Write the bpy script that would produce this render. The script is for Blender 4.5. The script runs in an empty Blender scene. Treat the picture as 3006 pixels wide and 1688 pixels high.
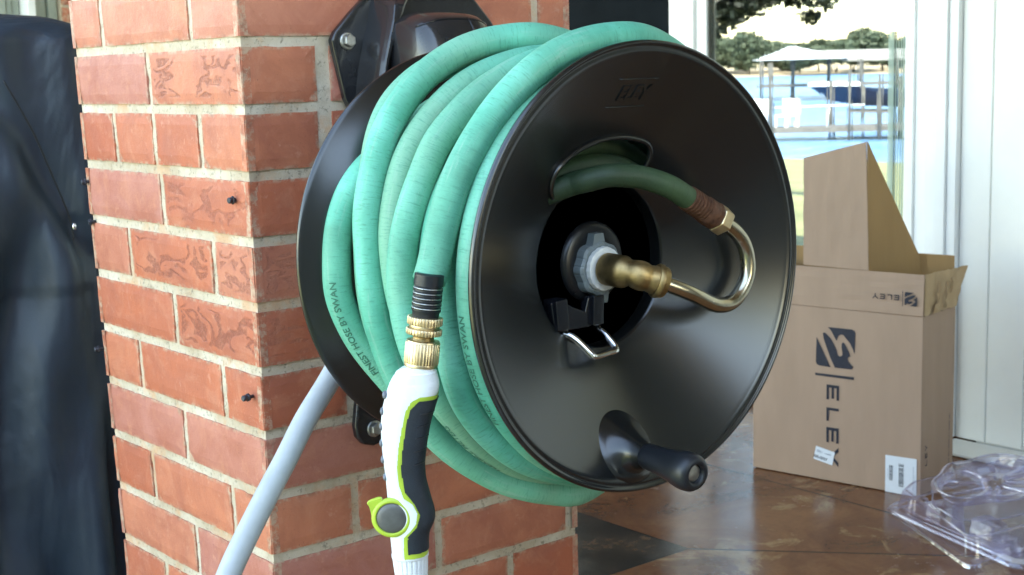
import bpy, bmesh, math, random
from mathutils import Vector, Matrix, noise
random.seed(7)
R = math.radians
PI = math.pi
sc = bpy.context.scene
col = sc.collection

# ------------------------------------------------------------------ camera, world, sun, exposure
cam_d = bpy.data.cameras.new('camera'); cam = bpy.data.objects.new('camera', cam_d); col.objects.link(cam)
sc.camera = cam
CAM = Vector((-.731, -1.334, .95))
yaw, pitch, roll = R(39.1), R(8.67), R(-1.556)
fw = Vector((math.sin(yaw)*math.cos(pitch), math.cos(yaw)*math.cos(pitch), -math.sin(pitch)))
rt = Vector((math.cos(yaw), -math.sin(yaw), 0)); up = rt.cross(fw)
rt2 = math.cos(roll)*rt + math.sin(roll)*up; up2 = -math.sin(roll)*rt + math.cos(roll)*up
M = Matrix((rt2, up2, -fw)).transposed().to_4x4(); M.translation = CAM
cam.matrix_world = M
cam_d.sensor_width = 36; cam_d.lens = 4158.5/3006*36
cam_d.clip_start = .05; cam_d.clip_end = 3000
cam_d.dof.use_dof = True; cam_d.dof.focus_distance = 1.3; cam_d.dof.aperture_fstop = 20

w = bpy.data.worlds.new('World'); sc.world = w; w.use_nodes = True
nt = w.node_tree; bg = nt.nodes['Background']
sky = nt.nodes.new('ShaderNodeTexSky'); sky.sky_type = 'NISHITA'; sky.sun_disc = False
sky.sun_elevation = R(50); sky.sun_rotation = R(130); sky.air_density = 1.2; sky.dust_density = .8
nt.links.new(sky.outputs[0], bg.inputs[0]); bg.inputs[1].default_value = .15
sd = bpy.data.lights.new('sun', 'SUN'); sd.energy = 3.0; sd.angle = R(.6); sd.color = (1, .95, .86)
sun = bpy.data.objects.new('sun', sd); col.objects.link(sun)
saz, sel = R(130), R(50)
sdir = Vector((math.sin(saz)*math.cos(sel), math.cos(saz)*math.cos(sel), math.sin(sel)))
sun.rotation_euler = (-sdir).to_track_quat('-Z', 'Y').to_euler()
sc.view_settings.view_transform = 'Standard'; sc.view_settings.look = 'None'
sc.view_settings.exposure = 3.3
sc.view_settings.use_white_balance = True; sc.view_settings.white_balance_temperature = 7900; sc.view_settings.white_balance_tint = 8; sc.view_settings.gamma = 1
sc.render.engine = 'CYCLES'
sc.cycles.use_denoising = True
sc.cycles.max_bounces = 10; sc.cycles.transparent_max_bounces = 24
sc.cycles.sample_clamp_indirect = 8

# ------------------------------------------------------------------ materials
class NT:
    def __init__(s, name):
        s.m = bpy.data.materials.new(name); s.m.use_nodes = True
        s.t = s.m.node_tree; s.n = s.t.nodes; s.p = s.n['Principled BSDF']; s.o = s.n['Material Output']
    def L(s, a, b): s.t.links.new(a, b)
    def pos(s, mode='Object', scale=(1, 1, 1)):
        if mode == 'World':
            g = s.n.new('ShaderNodeNewGeometry'); out = g.outputs['Position']
        else:
            g = s.n.new('ShaderNodeTexCoord'); out = g.outputs[mode]
        mp = s.n.new('ShaderNodeMapping'); mp.inputs['Scale'].default_value = scale
        s.L(out, mp.inputs[0]); return mp.outputs[0]
    def noise(s, vec, scale, detail=4, rough=.6, dist=0):
        k = s.n.new('ShaderNodeTexNoise'); k.inputs['Scale'].default_value = scale
        k.inputs['Detail'].default_value = detail; k.inputs['Roughness'].default_value = rough
        k.inputs['Distortion'].default_value = dist; s.L(vec, k.inputs['Vector']); return k.outputs['Fac']
    def ramp(s, fac, stops, interp='LINEAR'):
        r = s.n.new('ShaderNodeValToRGB'); e = r.color_ramp.elements; r.color_ramp.interpolation = interp
        while len(e) > 1: e.remove(e[0])
        e[0].position = stops[0][0]; e[0].color = c4(stops[0][1])
        for p, c in stops[1:]:
            x = e.new(p); x.color = c4(c)
        s.L(fac, r.inputs[0]); return r.outputs[0]
    def mix(s, fac, a, b, mode='MIX'):
        k = s.n.new('ShaderNodeMix'); k.data_type = 'RGBA'; k.blend_type = mode; k.clamp_factor = True
        for sock, v in ((k.inputs[0], fac), (k.inputs[6], a), (k.inputs[7], b)):
            if hasattr(v, 'is_output'): s.L(v, sock)
            elif isinstance(v, (int, float)): sock.default_value = v
            else: sock.default_value = c4(v)
        return k.outputs[2]
    def math(s, op, a, b=None, clamp=False):
        k = s.n.new('ShaderNodeMath'); k.operation = op; k.use_clamp = clamp
        for i, v in enumerate((a, b)):
            if v is None: continue
            if hasattr(v, 'is_output'): s.L(v, k.inputs[i])
            else: k.inputs[i].default_value = v
        return k.outputs[0]
    def bump(s, h, strength=.3, dist=.001):
        b = s.n.new('ShaderNodeBump'); b.inputs['Strength'].default_value = strength
        b.inputs['Distance'].default_value = dist; s.L(h, b.inputs['Height']); s.L(b.outputs[0], s.p.inputs['Normal']); return b
def c4(c):
    if isinstance(c, (int, float)): c = (c, c, c)
    return (*c, 1) if len(c) == 3 else c

def mat(name, colr, rough=.5, metal=0, var=.15, nscale=20, bump=.15, bdist=.0005, coat=0, rvar=.1, spec=.5, bscale=None):
    k = NT(name); v = k.pos('World')
    f = k.noise(v, nscale, 5)
    dark = tuple(x*(1-var) for x in colr); lite = tuple(min(1, x*(1+var)) for x in colr)
    k.L(k.ramp(f, [(.3, dark), (.7, lite)]), k.p.inputs['Base Color'])
    rr = k.n.new('ShaderNodeMapRange'); rr.inputs[3].default_value = max(0, rough-rvar); rr.inputs[4].default_value = min(1, rough+rvar)
    k.L(k.noise(v, nscale*2.3, 4), rr.inputs[0]); k.L(rr.outputs[0], k.p.inputs['Roughness'])
    k.p.inputs['Metallic'].default_value = metal; k.p.inputs['Coat Weight'].default_value = coat
    k.p.inputs['Specular IOR Level'].default_value = spec
    if bump: k.bump(k.noise(v, bscale or nscale*12, 4), bump, bdist)
    return k.m

MT = {}
# brick: per-brick tone and tooled marks come from face attributes
def brick_mat(name='brick_clay'):
    k = NT(name); v = k.pos('World')
    a = k.n.new('ShaderNodeAttribute'); a.attribute_name = 'tone'; a.attribute_type = 'GEOMETRY'
    sep = k.n.new('ShaderNodeSeparateColor'); k.L(a.outputs['Color'], sep.inputs[0])
    base = k.ramp(sep.outputs[0], [(0, (.43, .105, .05)), (.3, (.52, .145, .07)), (.6, (.57, .19, .10)), (.85, (.53, .19, .12)), (1, (.47, .185, .145))])
    n1 = k.noise(v, 14, 6, .65, .6)
    c = k.mix(k.ramp(n1, [(.36, 0), (.64, .75)]), base, (.38, .11, .065)); c = k.mix(k.ramp(k.noise(v, 26, 5, .7, .8), [(.5, 0), (.7, .5)]), c, (.58, .235, .14))
    n2 = k.noise(v, 55, 5, .7)
    c = k.mix(k.ramp(n2, [(.60, 0), (.70, .55)]), c, (.60, .27, .18))
    n3 = k.noise(v, 160, 3, .6)
    c = k.mix(k.ramp(n3, [(.70, 0), (.76, .6)]), c, (.24, .07, .04))
    # pale lime bloom
    n4 = k.noise(v, 9, 6, .8, 1.5)
    c = k.mix(k.ramp(n4, [(.62, 0), (.75, .35)]), c, (.62, .42, .34))
    n5 = k.noise(v, 95, 6, .8, 2.)
    c = k.mix(k.ramp(n5, [(.735, 0), (.745, .75)]), c, (.72, .62, .52))
    ei = k.n.new('ShaderNodeAttribute'); ei.attribute_name = 'inner'; ei.attribute_type = 'GEOMETRY'; edge = ei.outputs['Fac']
    # tooled scribbles (thin contour lines) on some bricks, inside the brick's own outline
    vs_ = k.pos('World', (1, 1, 2.3)); nn = k.noise(vs_, 12, 2, .5, .5)
    d1 = k.math('ABSOLUTE', k.math('SUBTRACT', nn, .5))
    d2 = k.math('ABSOLUTE', k.math('SUBTRACT', nn, .64))
    d = k.math('MINIMUM', d1, d2)
    line = k.ramp(d, [(0, 1), (.022, .9), (.040, 0)])
    rag = k.ramp(k.noise(v, 260, 4, .8), [(.44, 0), (.56, 1)])
    mk = k.math('MULTIPLY', k.math('MULTIPLY', line, rag), k.math('MULTIPLY', sep.outputs[1], k.ramp(edge, [(.55, 0), (.8, 1)])))
    c = k.mix(k.math('MULTIPLY', mk, .48), c, (.24, .07, .038))
    em = k.math('MULTIPLY', k.ramp(edge, [(0, 1), (.35, 0)]), k.ramp(k.noise(v, 70, 5, .75), [(.46, 0), (.58, .8)]))
    c = k.mix(em, c, (.50, .36, .25))
    ed2 = k.math('MULTIPLY', k.ramp(edge, [(0, 1), (.5, 0)]), k.ramp(k.noise(v, 38, 5, .75), [(.50, 0), (.64, .6)]))
    c = k.mix(ed2, c, (.20, .06, .035))
    c = k.mix(k.ramp(k.noise(v, 330, 3, .6), [(.66, 0), (.72, .55)]), c, (.20, .06, .035))
    k.L(c, k.p.inputs['Base Color']); k.p.inputs['Roughness'].default_value = .5
    k.p.inputs['Specular IOR Level'].default_value = .5
    h = k.math('ADD', k.math('MULTIPLY', k.noise(v, 120, 6, .8), .9), k.math('ADD', n1, k.math('MULTIPLY', mk, -1.0)))
    k.bump(h, .7, .0014)
    return k.m
def mortar_mat():
    k = NT('mortar_sand'); v = k.pos('World')
    c = k.ramp(k.noise(v, 9, 6, .7), [(.3, (.42, .31, .20)), (.5, (.57, .47, .35)), (.7, (.68, .60, .49))])
    c = k.mix(k.ramp(k.noise(v, 160, 4, .7), [(.55, 0), (.68, .75)]), c, (.20, .16, .12))
    c = k.mix(k.ramp(k.noise(v, 12, 5, .7), [(.52, 0), (.66, .65)]), c, (.62, .33, .17))
    k.L(c, k.p.inputs['Base Color']); k.p.inputs['Roughness'].default_value = .9
    k.bump(k.noise(v, 300, 6, .8), .9, .0016)
    return k.m
MT['brick'] = brick_mat(); MT['mortar'] = mortar_mat()

def hose_mat(name, base, lite, dark, grime):
    k = NT(name); uv = k.pos('UV'); v = k.pos('World')
    c = k.ramp(k.noise(uv, 9, 6, .6, .3), [(.32, dark), (.5, base), (.68, lite)])
    lng = k.pos('UV', (1, .02, 1))
    c = k.mix(k.ramp(k.noise(lng, 1.9, 3, .6), [(.42, 0), (.60, .8)]), c, (.17, .36, .245) if name[5] == 'g' else (.018, .030, .016))
    c = k.mix(k.ramp(k.noise(lng, 3.7, 4, .6), [(.54, 0), (.66, .55)]), c, (.06, .46, .34) if name[5] == 'g' else (.035, .10, .055))
    sc1 = k.pos('UV', (1, .12, 1))
    rib = k.noise(sc1, 520, 4, .75)
    c = k.mix(k.ramp(rib, [(.52, 0), (.66, .6)]), c, tuple(x*.55 for x in base))
    st = k.pos('UV', (.12, 1, 1))
    c = k.mix(k.ramp(k.noise(st, 120, 5, .7), [(.56, 0), (.70, .45)]), c, grime)
    c = k.mix(k.ramp(k.noise(v, 230, 4, .6), [(.70, 0), (.76, .7)]), c, (.02, .10, .08))
    k.L(c, k.p.inputs['Base Color']); k.p.inputs['Roughness'].default_value = .55
    k.p.inputs['Specular IOR Level'].default_value = .4
    h = k.math('ADD', k.math('MULTIPLY', rib, .7), k.noise(v, 160, 5, .7))
    k.bump(h, .45, .0009)
    return k.m
MT['hose'] = hose_mat('hose_green_rubber', (.08, .40, .28), (.16, .56, .44), (.035, .25, .17), (.28, .42, .35))
MT['leader'] = hose_mat('hose_olive_rubber', (.030, .062, .028), (.062, .115, .050), (.008, .025, .014), (.008, .018, .016))

MT['disc'] = mat('black_satin_paint', (.0065, .0075, .0080), .235, 0, .15, 3, 0, rvar=.012, spec=.8)
MT['black'] = mat('black_gloss_plastic', (.008, .009, .012), .16, 0, .2, 20, .05, .0003, rvar=.05)
MT['blackmet'] = mat('black_enamel_metal', (.016, .016, .018), .22, 0, .3, 15, .25, .0008, coat=.3, rvar=.08, bscale=90)
MT['rubber'] = mat('black_rubber', (.008, .010, .014), .42, 0, .2, 30, .1)
MT['grip'] = mat('navy_soft_grip', (.010, .016, .024), .6, 0, .3, 60, .6, .0006, bscale=700)
MT['white'] = mat('white_nozzle_paint', (.72, .75, .78), .28, 0, .06, 12, .08, coat=.2)
MT['lime'] = mat('lime_plastic', (.38, .52, .05), .4, 0, .15, 25, .05)
MT['smoke'] = mat('smoky_grey_plastic', (.10, .10, .095), .35, 0, .25, 60, .05)
MT['bumpgrey'] = mat('grey_rubber', (.12, .13, .15), .5, 0, .2, 60, .05)
MT['brass'] = mat('brass_metal', (.62, .49, .31), .42, 1, .25, 60, .3, .0004)
MT['brassdark'] = mat('aged_brass', (.36, .25, .115), .46, 1, .4, 50, .35, .0006)
MT['rust'] = mat('rusty_copper', (.115, .045, .022), .5, .35, .45, 160, .8, .0015)
MT['steel'] = mat('brushed_nickel_tube', (.44, .40, .31), .24, 1, .15, 30, .1)
MT['chrome'] = mat('chrome', (.75, .76, .78), .1, 1, .1, 30, .05)
MT['bolt'] = mat('zinc_bolt', (.42, .42, .40), .35, 1, .3, 140, .5, .0006)
MT['greynut'] = mat('grey_ribbed_plastic', (.15, .18, .19), .42, 0, .15, 60, .1)
MT['whitenut'] = mat('white_ribbed_plastic', (.60, .61, .60), .4, 0, .1, 60, .1)
MT['screw'] = mat('dark_steel_screw', (.05, .055, .07), .38, .7, .4, 200, .3)
MT['pipe'] = mat('grey_pvc_pipe', (.40, .42, .43), .42, 0, .10, 30, .12, bscale=160)
MT['whitepaint'] = mat('white_trim_paint', (.85, .86, .85), .45, 0, .05, 5, .06)
MT['siding'] = mat('white_siding_paint', (.86, .86, .82), .5, 0, .06, 3, .06)
MT['siding_dim'] = mat('pale_green_siding', (.34, .38, .33), .6, 0, .08, 5, .06)
MT['darkrefl'] = mat('dark_reflection_paint', (.006, .009, .012), .7, 0, .2, 8, 0, spec=.05)
MT['ceil'] = mat('ceiling_stained_wood', (.22, .15, .10), .7, 0, .05, 3, .05)
MT['ink'] = mat('black_box_ink', (.012, .014, .028), .6, 0, .2, 90, 0)
MT['label'] = mat('white_label_paper', (.72, .76, .80), .5, 0, .03, 30, 0)
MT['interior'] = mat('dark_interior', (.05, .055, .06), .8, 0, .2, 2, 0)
MT['slat'] = mat('pale_blind_slat', (.62, .72, .66), .6, 0, .1, 40, 0)
MT['hoseink'] = mat('faded_green_print', (.02, .13, .085), .6, 0, .2, 90, 0)
MT['gravelcap'] = mat('grey_concrete', (.35, .34, .32), .8, 0, .2, 6, .2)

def card_mat(name, base, dirt):
    k = NT(name); v = k.pos('World', (1, 1, .25)); v2 = k.pos('World')
    c = k.ramp(k.noise(v, 14, 5, .6), [(.3, tuple(x*.93 for x in base)), (.7, tuple(min(1, x*1.06) for x in base))])
    c = k.mix(k.ramp(k.noise(v2, 11, 6, .75, .5), [(.66, 0), (.76, .45)]), c, dirt)
    st = k.pos('World', (1, 1, .06))
    c = k.mix(k.ramp(k.noise(st, 210, 3, .6), [(.66, 0), (.78, .22)]), c, dirt)
    k.L(c, k.p.inputs['Base Color']); k.p.inputs['Roughness'].default_value = .85; k.p.inputs['Specular IOR Level'].default_value = .2
    k.bump(k.noise(st, 260, 3, .5), .25, .0006)
    return k.m
MT['card'] = card_mat('cardboard_outside', (.41, .28, .20), (.27, .19, .13))
MT['cardin'] = card_mat('cardboard_inside', (.36, .22, .10), (.22, .13, .06))
MT['tape'] = card_mat('kraft_tape', (.48, .33, .19), (.28, .19, .11))

def cover_mat():
    k = NT('navy_cover_fabric'); v = k.pos('World')
    c = k.ramp(k.noise(v, 5, 5, .6), [(.3, (.012, .022, .037)), (.7, (.024, .042, .060))])
    k.L(c, k.p.inputs['Base Color']); k.p.inputs['Roughness'].default_value = .5
    k.p.inputs['Specular IOR Level'].default_value = .6
    st = k.pos('World', (1, 1, .35))
    h = k.math('ADD', k.math('MULTIPLY', k.noise(st, 7, 3, .5, .8), 9), k.math('MULTIPLY', k.noise(v, 60, 4, .6), .35))
    k.bump(h, .55, .004)
    return k.m
MT['cover'] = cover_mat()

def floor_mat():
    k = NT('stained_concrete_floor'); g = k.pos('World')
    sx = k.n.new('ShaderNodeSeparateXYZ'); k.L(g, sx.inputs[0]); X, Y = sx.outputs[0], sx.outputs[1]
    c = k.ramp(k.noise(g, 4.5, 8, .68, .8), [(.30, (.10, .040, .020)), (.5, (.19, .078, .036)), (.7, (.27, .125, .056))])
    n1 = k.noise(g, 5.2, 10, .72, 1.0)
    dg0 = k.math('ADD', k.math('MULTIPLY', k.math('SUBTRACT', X, 1.24), .747), k.math('MULTIPLY', k.math('SUBTRACT', Y, .56), .665))
    nearslab = k.math('MAXIMUM', k.math('LESS_THAN', dg0, 0), 0)
    n1 = k.math('ADD', n1, k.math('MULTIPLY', nearslab, .05))
    patch = k.ramp(n1, [(.600, 0), (.615, .55), (.68, .9)])
    c = k.mix(patch, c, k.ramp(k.noise(g, 16, 6, .7), [(.35, (.28, .165, .07)), (.65, (.44, .30, .16))]))
    # near strip is more worn to ochre
    c = k.mix(k.ramp(k.noise(g, 90, 5, .8), [(.5, 0), (.75, .5)]), c, (.07, .03, .018)); c = k.mix(k.ramp(k.noise(g, 34, 6, .8), [(.62, 0), (.72, .4)]), c, (.33, .20, .11))
    near = k.math('MULTIPLY', k.ramp(k.noise(g, 7, 9, .7, .6), [(.42, 0), (.5, 1)]), .0)
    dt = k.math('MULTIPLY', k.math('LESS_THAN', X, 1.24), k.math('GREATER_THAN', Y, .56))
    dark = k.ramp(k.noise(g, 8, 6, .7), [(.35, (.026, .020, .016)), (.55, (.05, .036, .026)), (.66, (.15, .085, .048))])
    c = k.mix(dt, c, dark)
    # saw-cut joints
    def band(expr, wd=.0032): return k.math('LESS_THAN', k.math('ABSOLUTE', expr), wd)
    j = k.math('MULTIPLY', band(k.math('SUBTRACT', X, 1.24)), k.math('GREATER_THAN', Y, .56))
    j = k.math('MAXIMUM', j, k.math('MULTIPLY', band(k.math('SUBTRACT', Y, .56)), k.math('LESS_THAN', X, 1.24)))
    dg = k.math('ADD', k.math('MULTIPLY', k.math('SUBTRACT', X, 1.24), .747), k.math('MULTIPLY', k.math('SUBTRACT', Y, .56), .665))
    j = k.math('MAXIMUM', j, k.math('MULTIPLY', band(dg), k.math('MULTIPLY', k.math('GREATER_THAN', X, 1.24), k.math('LESS_THAN', Y, .56))))
    j = k.math('MAXIMUM', j, band(k.math('SUBTRACT', X, 1.715)))
    j = k.math('MAXIMUM', j, k.math('MULTIPLY', band(k.math('SUBTRACT', X, 1.945)), k.math('GREATER_THAN', Y, .6)))
    c = k.mix(j, c, (.012, .009, .008))
    k.L(c, k.p.inputs['Base Color'])
    k.L(k.ramp(k.noise(g, 7, 6, .7), [(.3, .13), (.7, .30)]), k.p.inputs['Roughness'])
    k.p.inputs['Specular IOR Level'].default_value = .38
    h = k.math('SUBTRACT', k.math('ADD', k.noise(g, 18, 4, .5), k.math('MULTIPLY', k.noise(g, 160, 4, .6), .12)), k.math('MULTIPLY', j, 2))
    k.bump(h, .22, .0022)
    return k.m
MT['floor'] = floor_mat()

def glass_mat():
    k = NT('reflective_window_glass'); v = k.pos('World', (1, 1, .10))
    k.n.remove(k.p)
    gl = k.n.new('ShaderNodeBsdfGlossy'); gl.inputs['Roughness'].default_value = .004; gl.inputs['Color'].default_value = (.88, .96, 1, 1)
    tr = k.n.new('ShaderNodeBsdfTransparent'); tr.inputs['Color'].default_value = (.55, .60, .60, 1)
    b = k.n.new('ShaderNodeBump'); b.inputs['Strength'].default_value = .022; b.inputs['Distance'].default_value = .002
    k.L(k.noise(v, 22, 3, .6), b.inputs['Height']); k.L(b.outputs[0], gl.inputs['Normal'])
    mx = k.n.new('ShaderNodeMixShader'); mx.inputs[0].default_value = .31
    k.L(tr.outputs[0], mx.inputs[1]); k.L(gl.outputs[0], mx.inputs[2]); k.L(mx.outputs[0], k.o.inputs[0])
    return k.m
MT['glass'] = glass_mat()
def clear_mat():
    k = NT('clear_lilac_plastic'); k.n.remove(k.p); v = k.pos('World')
    gl = k.n.new('ShaderNodeBsdfGlossy'); gl.inputs['Roughness'].default_value = .09; gl.inputs['Color'].default_value = (.95, .95, 1, 1)
    tr = k.n.new('ShaderNodeBsdfTransparent'); tr.inputs['Color'].default_value = (.89, .88, .95, 1)
    df = k.n.new('ShaderNodeBsdfTranslucent'); df.inputs['Color'].default_value = (.70, .70, .86, 1)
    m0 = k.n.new('ShaderNodeMixShader'); m0.inputs[0].default_value = .09
    k.L(tr.outputs[0], m0.inputs[1]); k.L(df.outputs[0], m0.inputs[2])
    b = k.n.new('ShaderNodeBump'); b.inputs['Strength'].default_value = .4; b.inputs['Distance'].default_value = .003
    k.L(k.noise(v, 28, 4, .6), b.inputs['Height']); k.L(b.outputs[0], gl.inputs['Normal'])
    lw = k.n.new('ShaderNodeLayerWeight'); lw.inputs[0].default_value = .35
    f = k.math('ADD', k.math('MULTIPLY', lw.outputs['Facing'], .45), .07, True)
    mx = k.n.new('ShaderNodeMixShader'); k.L(f, mx.inputs[0])
    k.L(m0.outputs[0], mx.inputs[1]); k.L(gl.outputs[0], mx.inputs[2]); k.L(mx.outputs[0], k.o.inputs[0])
    return k.m
MT['clear'] = clear_mat()
def leaf_mat(name, c1, c2):
    k = NT(name); v = k.pos('World')
    k.L(k.ramp(k.noise(v, 1.3, 4), [(.35, c1), (.65, c2)]), k.p.inputs['Base Color']); k.p.inputs['Roughness'].default_value = .6
    return k.m
MT['leaf'] = leaf_mat('oak_leaves_backlit_tone', (.006, .012, .010), (.014, .024, .014))  # leaf colour darkened to stand in for backlight on the oak
MT['farleaf'] = leaf_mat('far_foliage', (.05, .075, .05), (.085, .115, .07))
MT['bark'] = mat('bark', (.06, .045, .035), .9, 0, .3, 3, .5, .02)
MT['grass'] = mat('lawn_grass', (.27, .28, .13), .8, 0, .3, 1.2, .6, .02)
MT['sand'] = mat('sand', (.45, .36, .24), .9, 0, .15, .3, .1)
MT['pile'] = mat('weathered_piling', (.10, .10, .095), .85, 0, .3, 3, .3, .01)
MT['deck'] = mat('dock_boards', (.15, .14, .13), .8, 0, .2, 3, .3, .01)
MT['hull'] = mat('boat_hull_paint', (.03, .05, .10), .3, 0, .1, 2, 0)
def water_mat():
    k = NT('lake_water'); v = k.pos('World', (1, 1, 1))
    k.p.inputs['Base Color'].default_value = (.16, .30, .46, 1); k.p.inputs['Roughness'].default_value = .35; k.p.inputs['Specular IOR Level'].default_value = .15
    v2 = k.pos('World', (.35, 2.2, 1)); c = k.ramp(k.noise(v2, .9, 6, .7), [(.38, (.07, .20, .42)), (.55, (.13, .28, .48)), (.70, (.40, .52, .66))])
    k.L(c, k.p.inputs['Base Color'])
    k.bump(k.noise(v, 1.6, 5, .6), .6, .08)
    return k.m
MT['water'] = water_mat()

# ------------------------------------------------------------------ mesh helpers
def link(name, me, m=None, parent=None, smooth=False, label=None):
    o = bpy.data.objects.new(name, me); col.objects.link(o)
    if m is not None and not me.materials: me.materials.append(MT[m] if isinstance(m, str) else m)
    if parent is not None:
        o.parent = parent; o.matrix_parent_inverse = parent.matrix_basis.inverted()
    if smooth:
        for p in me.polygons: p.use_smooth = True
    if label: o['label'] = label
    return o
def empty(name, loc, label, cat, group=None):
    e = bpy.data.objects.new(name, None); col.objects.link(e); e.location = loc; e.empty_display_size = .05
    e['label'] = label; e['category'] = cat
    if group: e['group'] = group
    return e
def tag(o, label, cat, group=None):
    o['label'] = label; o['category'] = cat
    if group: o['group'] = group
    return o
def bevel(o, w, seg=2, ang=35):
    b = o.modifiers.new('bevel', 'BEVEL'); b.width = w; b.segments = seg; b.limit_method = 'ANGLE'; b.angle_limit = R(ang)
    o.data.polygons.foreach_set('use_smooth', [True]*len(o.data.polygons))
    n = o.modifiers.new('wn', 'WEIGHTED_NORMAL'); n.keep_sharp = True
    return o
class MB:
    def __init__(s): s.v = []; s.f = []; s.uv = None
    def add(s, vs, fs):
        b = len(s.v); s.v += [Vector(x) for x in vs]; s.f += [[b+i for i in f] for f in fs]; return s
    def box(s, a, b):
        x0, y0, z0 = a; x1, y1, z1 = b
        return s.add([(x0,y0,z0),(x1,y0,z0),(x1,y1,z0),(x0,y1,z0),(x0,y0,z1),(x1,y0,z1),(x1,y1,z1),(x0,y1,z1)],
                     [(0,3,2,1),(4,5,6,7),(0,1,5,4),(1,2,6,5),(2,3,7,6),(3,0,4,7)])
    def obox(s, o, ax, ay, az, a, b):   # box in a local frame
        n = len(s.v); s.box(a, b)
        for i in range(n, len(s.v)):
            p = s.v[i]; s.v[i] = Vector(o)+ax*p.x+ay*p.y+az*p.z
        return s
    def prism(s, poly, fn, d0, d1):     # fn(a,b,d) -> point
        n = len(poly); vs = [fn(a, b, d0) for a, b in poly]+[fn(a, b, d1) for a, b in poly]
        fs = [list(range(n))[::-1], list(range(n, 2*n))]+[(i, (i+1) % n, n+(i+1) % n, n+i) for i in range(n)]
        return s.add(vs, fs)
    def lathe(s, prof, org, axis, ref=None, n=48, mod=None, closed=False):
        axis = Vector(axis).normalized(); ref = Vector(ref) if ref else (Vector((0,0,1)) if abs(axis.z) < .9 else Vector((1,0,0)))
        a = (ref-axis*ref.dot(axis)).normalized(); b = axis.cross(a); org = Vector(org); vs = []; fs = []
        for (r, h) in prof:
            for i in range(n):
                t = 2*PI*i/n; rr = r*(mod(t, h) if mod else 1)
                vs.append(org+axis*h+(a*math.cos(t)+b*math.sin(t))*rr)
        m = len(prof)
        for j in range(m-1 if not closed else m):
            for i in range(n):
                k = (i+1) % n; jj = (j+1) % m
                fs.append((j*n+i, j*n+k, jj*n+k, jj*n+i))
        if not closed:
            if prof[0][0] > 1e-6: fs.append(list(range(n))[::-1])
            if prof[-1][0] > 1e-6: fs.append([(m-1)*n+i for i in range(n)])
        return s.add(vs, fs)
    def tube(s, pts, rad, n=16, caps=True, uv=False, up0=None):
        pts = [Vector(p) for p in pts]; m = len(pts)
        rad = rad if isinstance(rad, (list, tuple)) else [rad]*m
        T = [((pts[min(i+1, m-1)]-pts[max(i-1, 0)]).normalized()) for i in range(m)]
        nrm = Vector(up0) if up0 else Vector((0, 1, 0)) if abs(T[0].y) < .9 else Vector((0, 0, 1))
        vs = []; fs = []; fr = []
        for i in range(m):
            nrm = (nrm-T[i]*nrm.dot(T[i])).normalized(); bi = T[i].cross(nrm); fr.append((pts[i], nrm.copy(), bi))
            for j in range(n):
                t = 2*PI*j/n; vs.append(pts[i]+(nrm*math.cos(t)+bi*math.sin(t))*rad[i])
        base = len(s.f)
        for i in range(m-1):
            for j in range(n):
                k = (j+1) % n; fs.append((i*n+j, i*n+k, (i+1)*n+k, (i+1)*n+j))
        if caps: fs += [list(range(n))[::-1], [(m-1)*n+j for j in range(n)]]
        s.add(vs, fs)
        if uv:
            L = [0]
            for i in range(1, m): L.append(L[-1]+(pts[i]-pts[i-1]).length)
            s.uv = s.uv or {}
            q = base
            for i in range(m-1):
                for j in range(n):
                    r = rad[i]; a0 = 2*PI*j/n*r; a1 = 2*PI*(j+1)/n*r
                    s.uv[q] = [(L[i], a0), (L[i], a1), (L[i+1], a1), (L[i+1], a0)]; q += 1
        return fr
    def ellipsoid(s, c, r, n=12, m=8, ax=None):
        ax = ax or (Vector((1,0,0)), Vector((0,1,0)), Vector((0,0,1))); c = Vector(c)
        vs = [c+ax[2]*r[2]]; fs = []
        for i in range(1, m):
            ph = PI*i/m
            for j in range(n):
                t = 2*PI*j/n
                vs.append(c+ax[0]*r[0]*math.sin(ph)*math.cos(t)+ax[1]*r[1]*math.sin(ph)*math.sin(t)+ax[2]*r[2]*math.cos(ph))
        vs.append(c-ax[2]*r[2]); e = len(vs)-1
        for j in range(n):
            k = (j+1) % n; fs.append((0, 1+j, 1+k)); fs.append((e, 1+(m-2)*n+k, 1+(m-2)*n+j))
            for i in range(m-2): fs.append((1+i*n+j, 1+(i+1)*n+j, 1+(i+1)*n+k, 1+i*n+k))
        return s.add(vs, fs)
    def build(s, name, m, parent=None, smooth=False, label=None, fixn=True):
        me = bpy.data.meshes.new(name); me.from_pydata([tuple(v) for v in s.v], [], s.f); me.update()
        if s.uv:
            uvl = me.uv_layers.new(name='UVMap')
            for fi, c in s.uv.items():
                for li, t in zip(me.polygons[fi].loop_indices, c): uvl.data[li].uv = t
        if fixn and len(s.f) < 60000:
            bm = bmesh.new(); bm.from_mesh(me); bmesh.ops.recalc_face_normals(bm, faces=bm.faces); bm.to_mesh(me); bm.free()
        return link(name, me, m, parent, smooth, label)
def sharp(o, ang=35):
    for p in o.data.polygons: p.use_smooth = True
    o.data.set_sharp_from_angle(angle=R(ang)) if hasattr(o.data, 'set_sharp_from_angle') else None
    return o
def catmull(P, n):
    P = [Vector(p) for p in P]; out = []
    for i in range(len(P)-1):
        p0 = P[max(i-1, 0)]; p1 = P[i]; p2 = P[i+1]; p3 = P[min(i+2, len(P)-1)]
        for j in range(n):
            t = j/n
            out.append(.5*((2*p1)+(p2-p0)*t+(2*p0-5*p1+4*p2-p3)*t*t+(3*p1-p0-3*p2+p3)*t**3))
    out.append(P[-1]); return out
def struct(o): o['kind'] = 'structure'; return o

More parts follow.
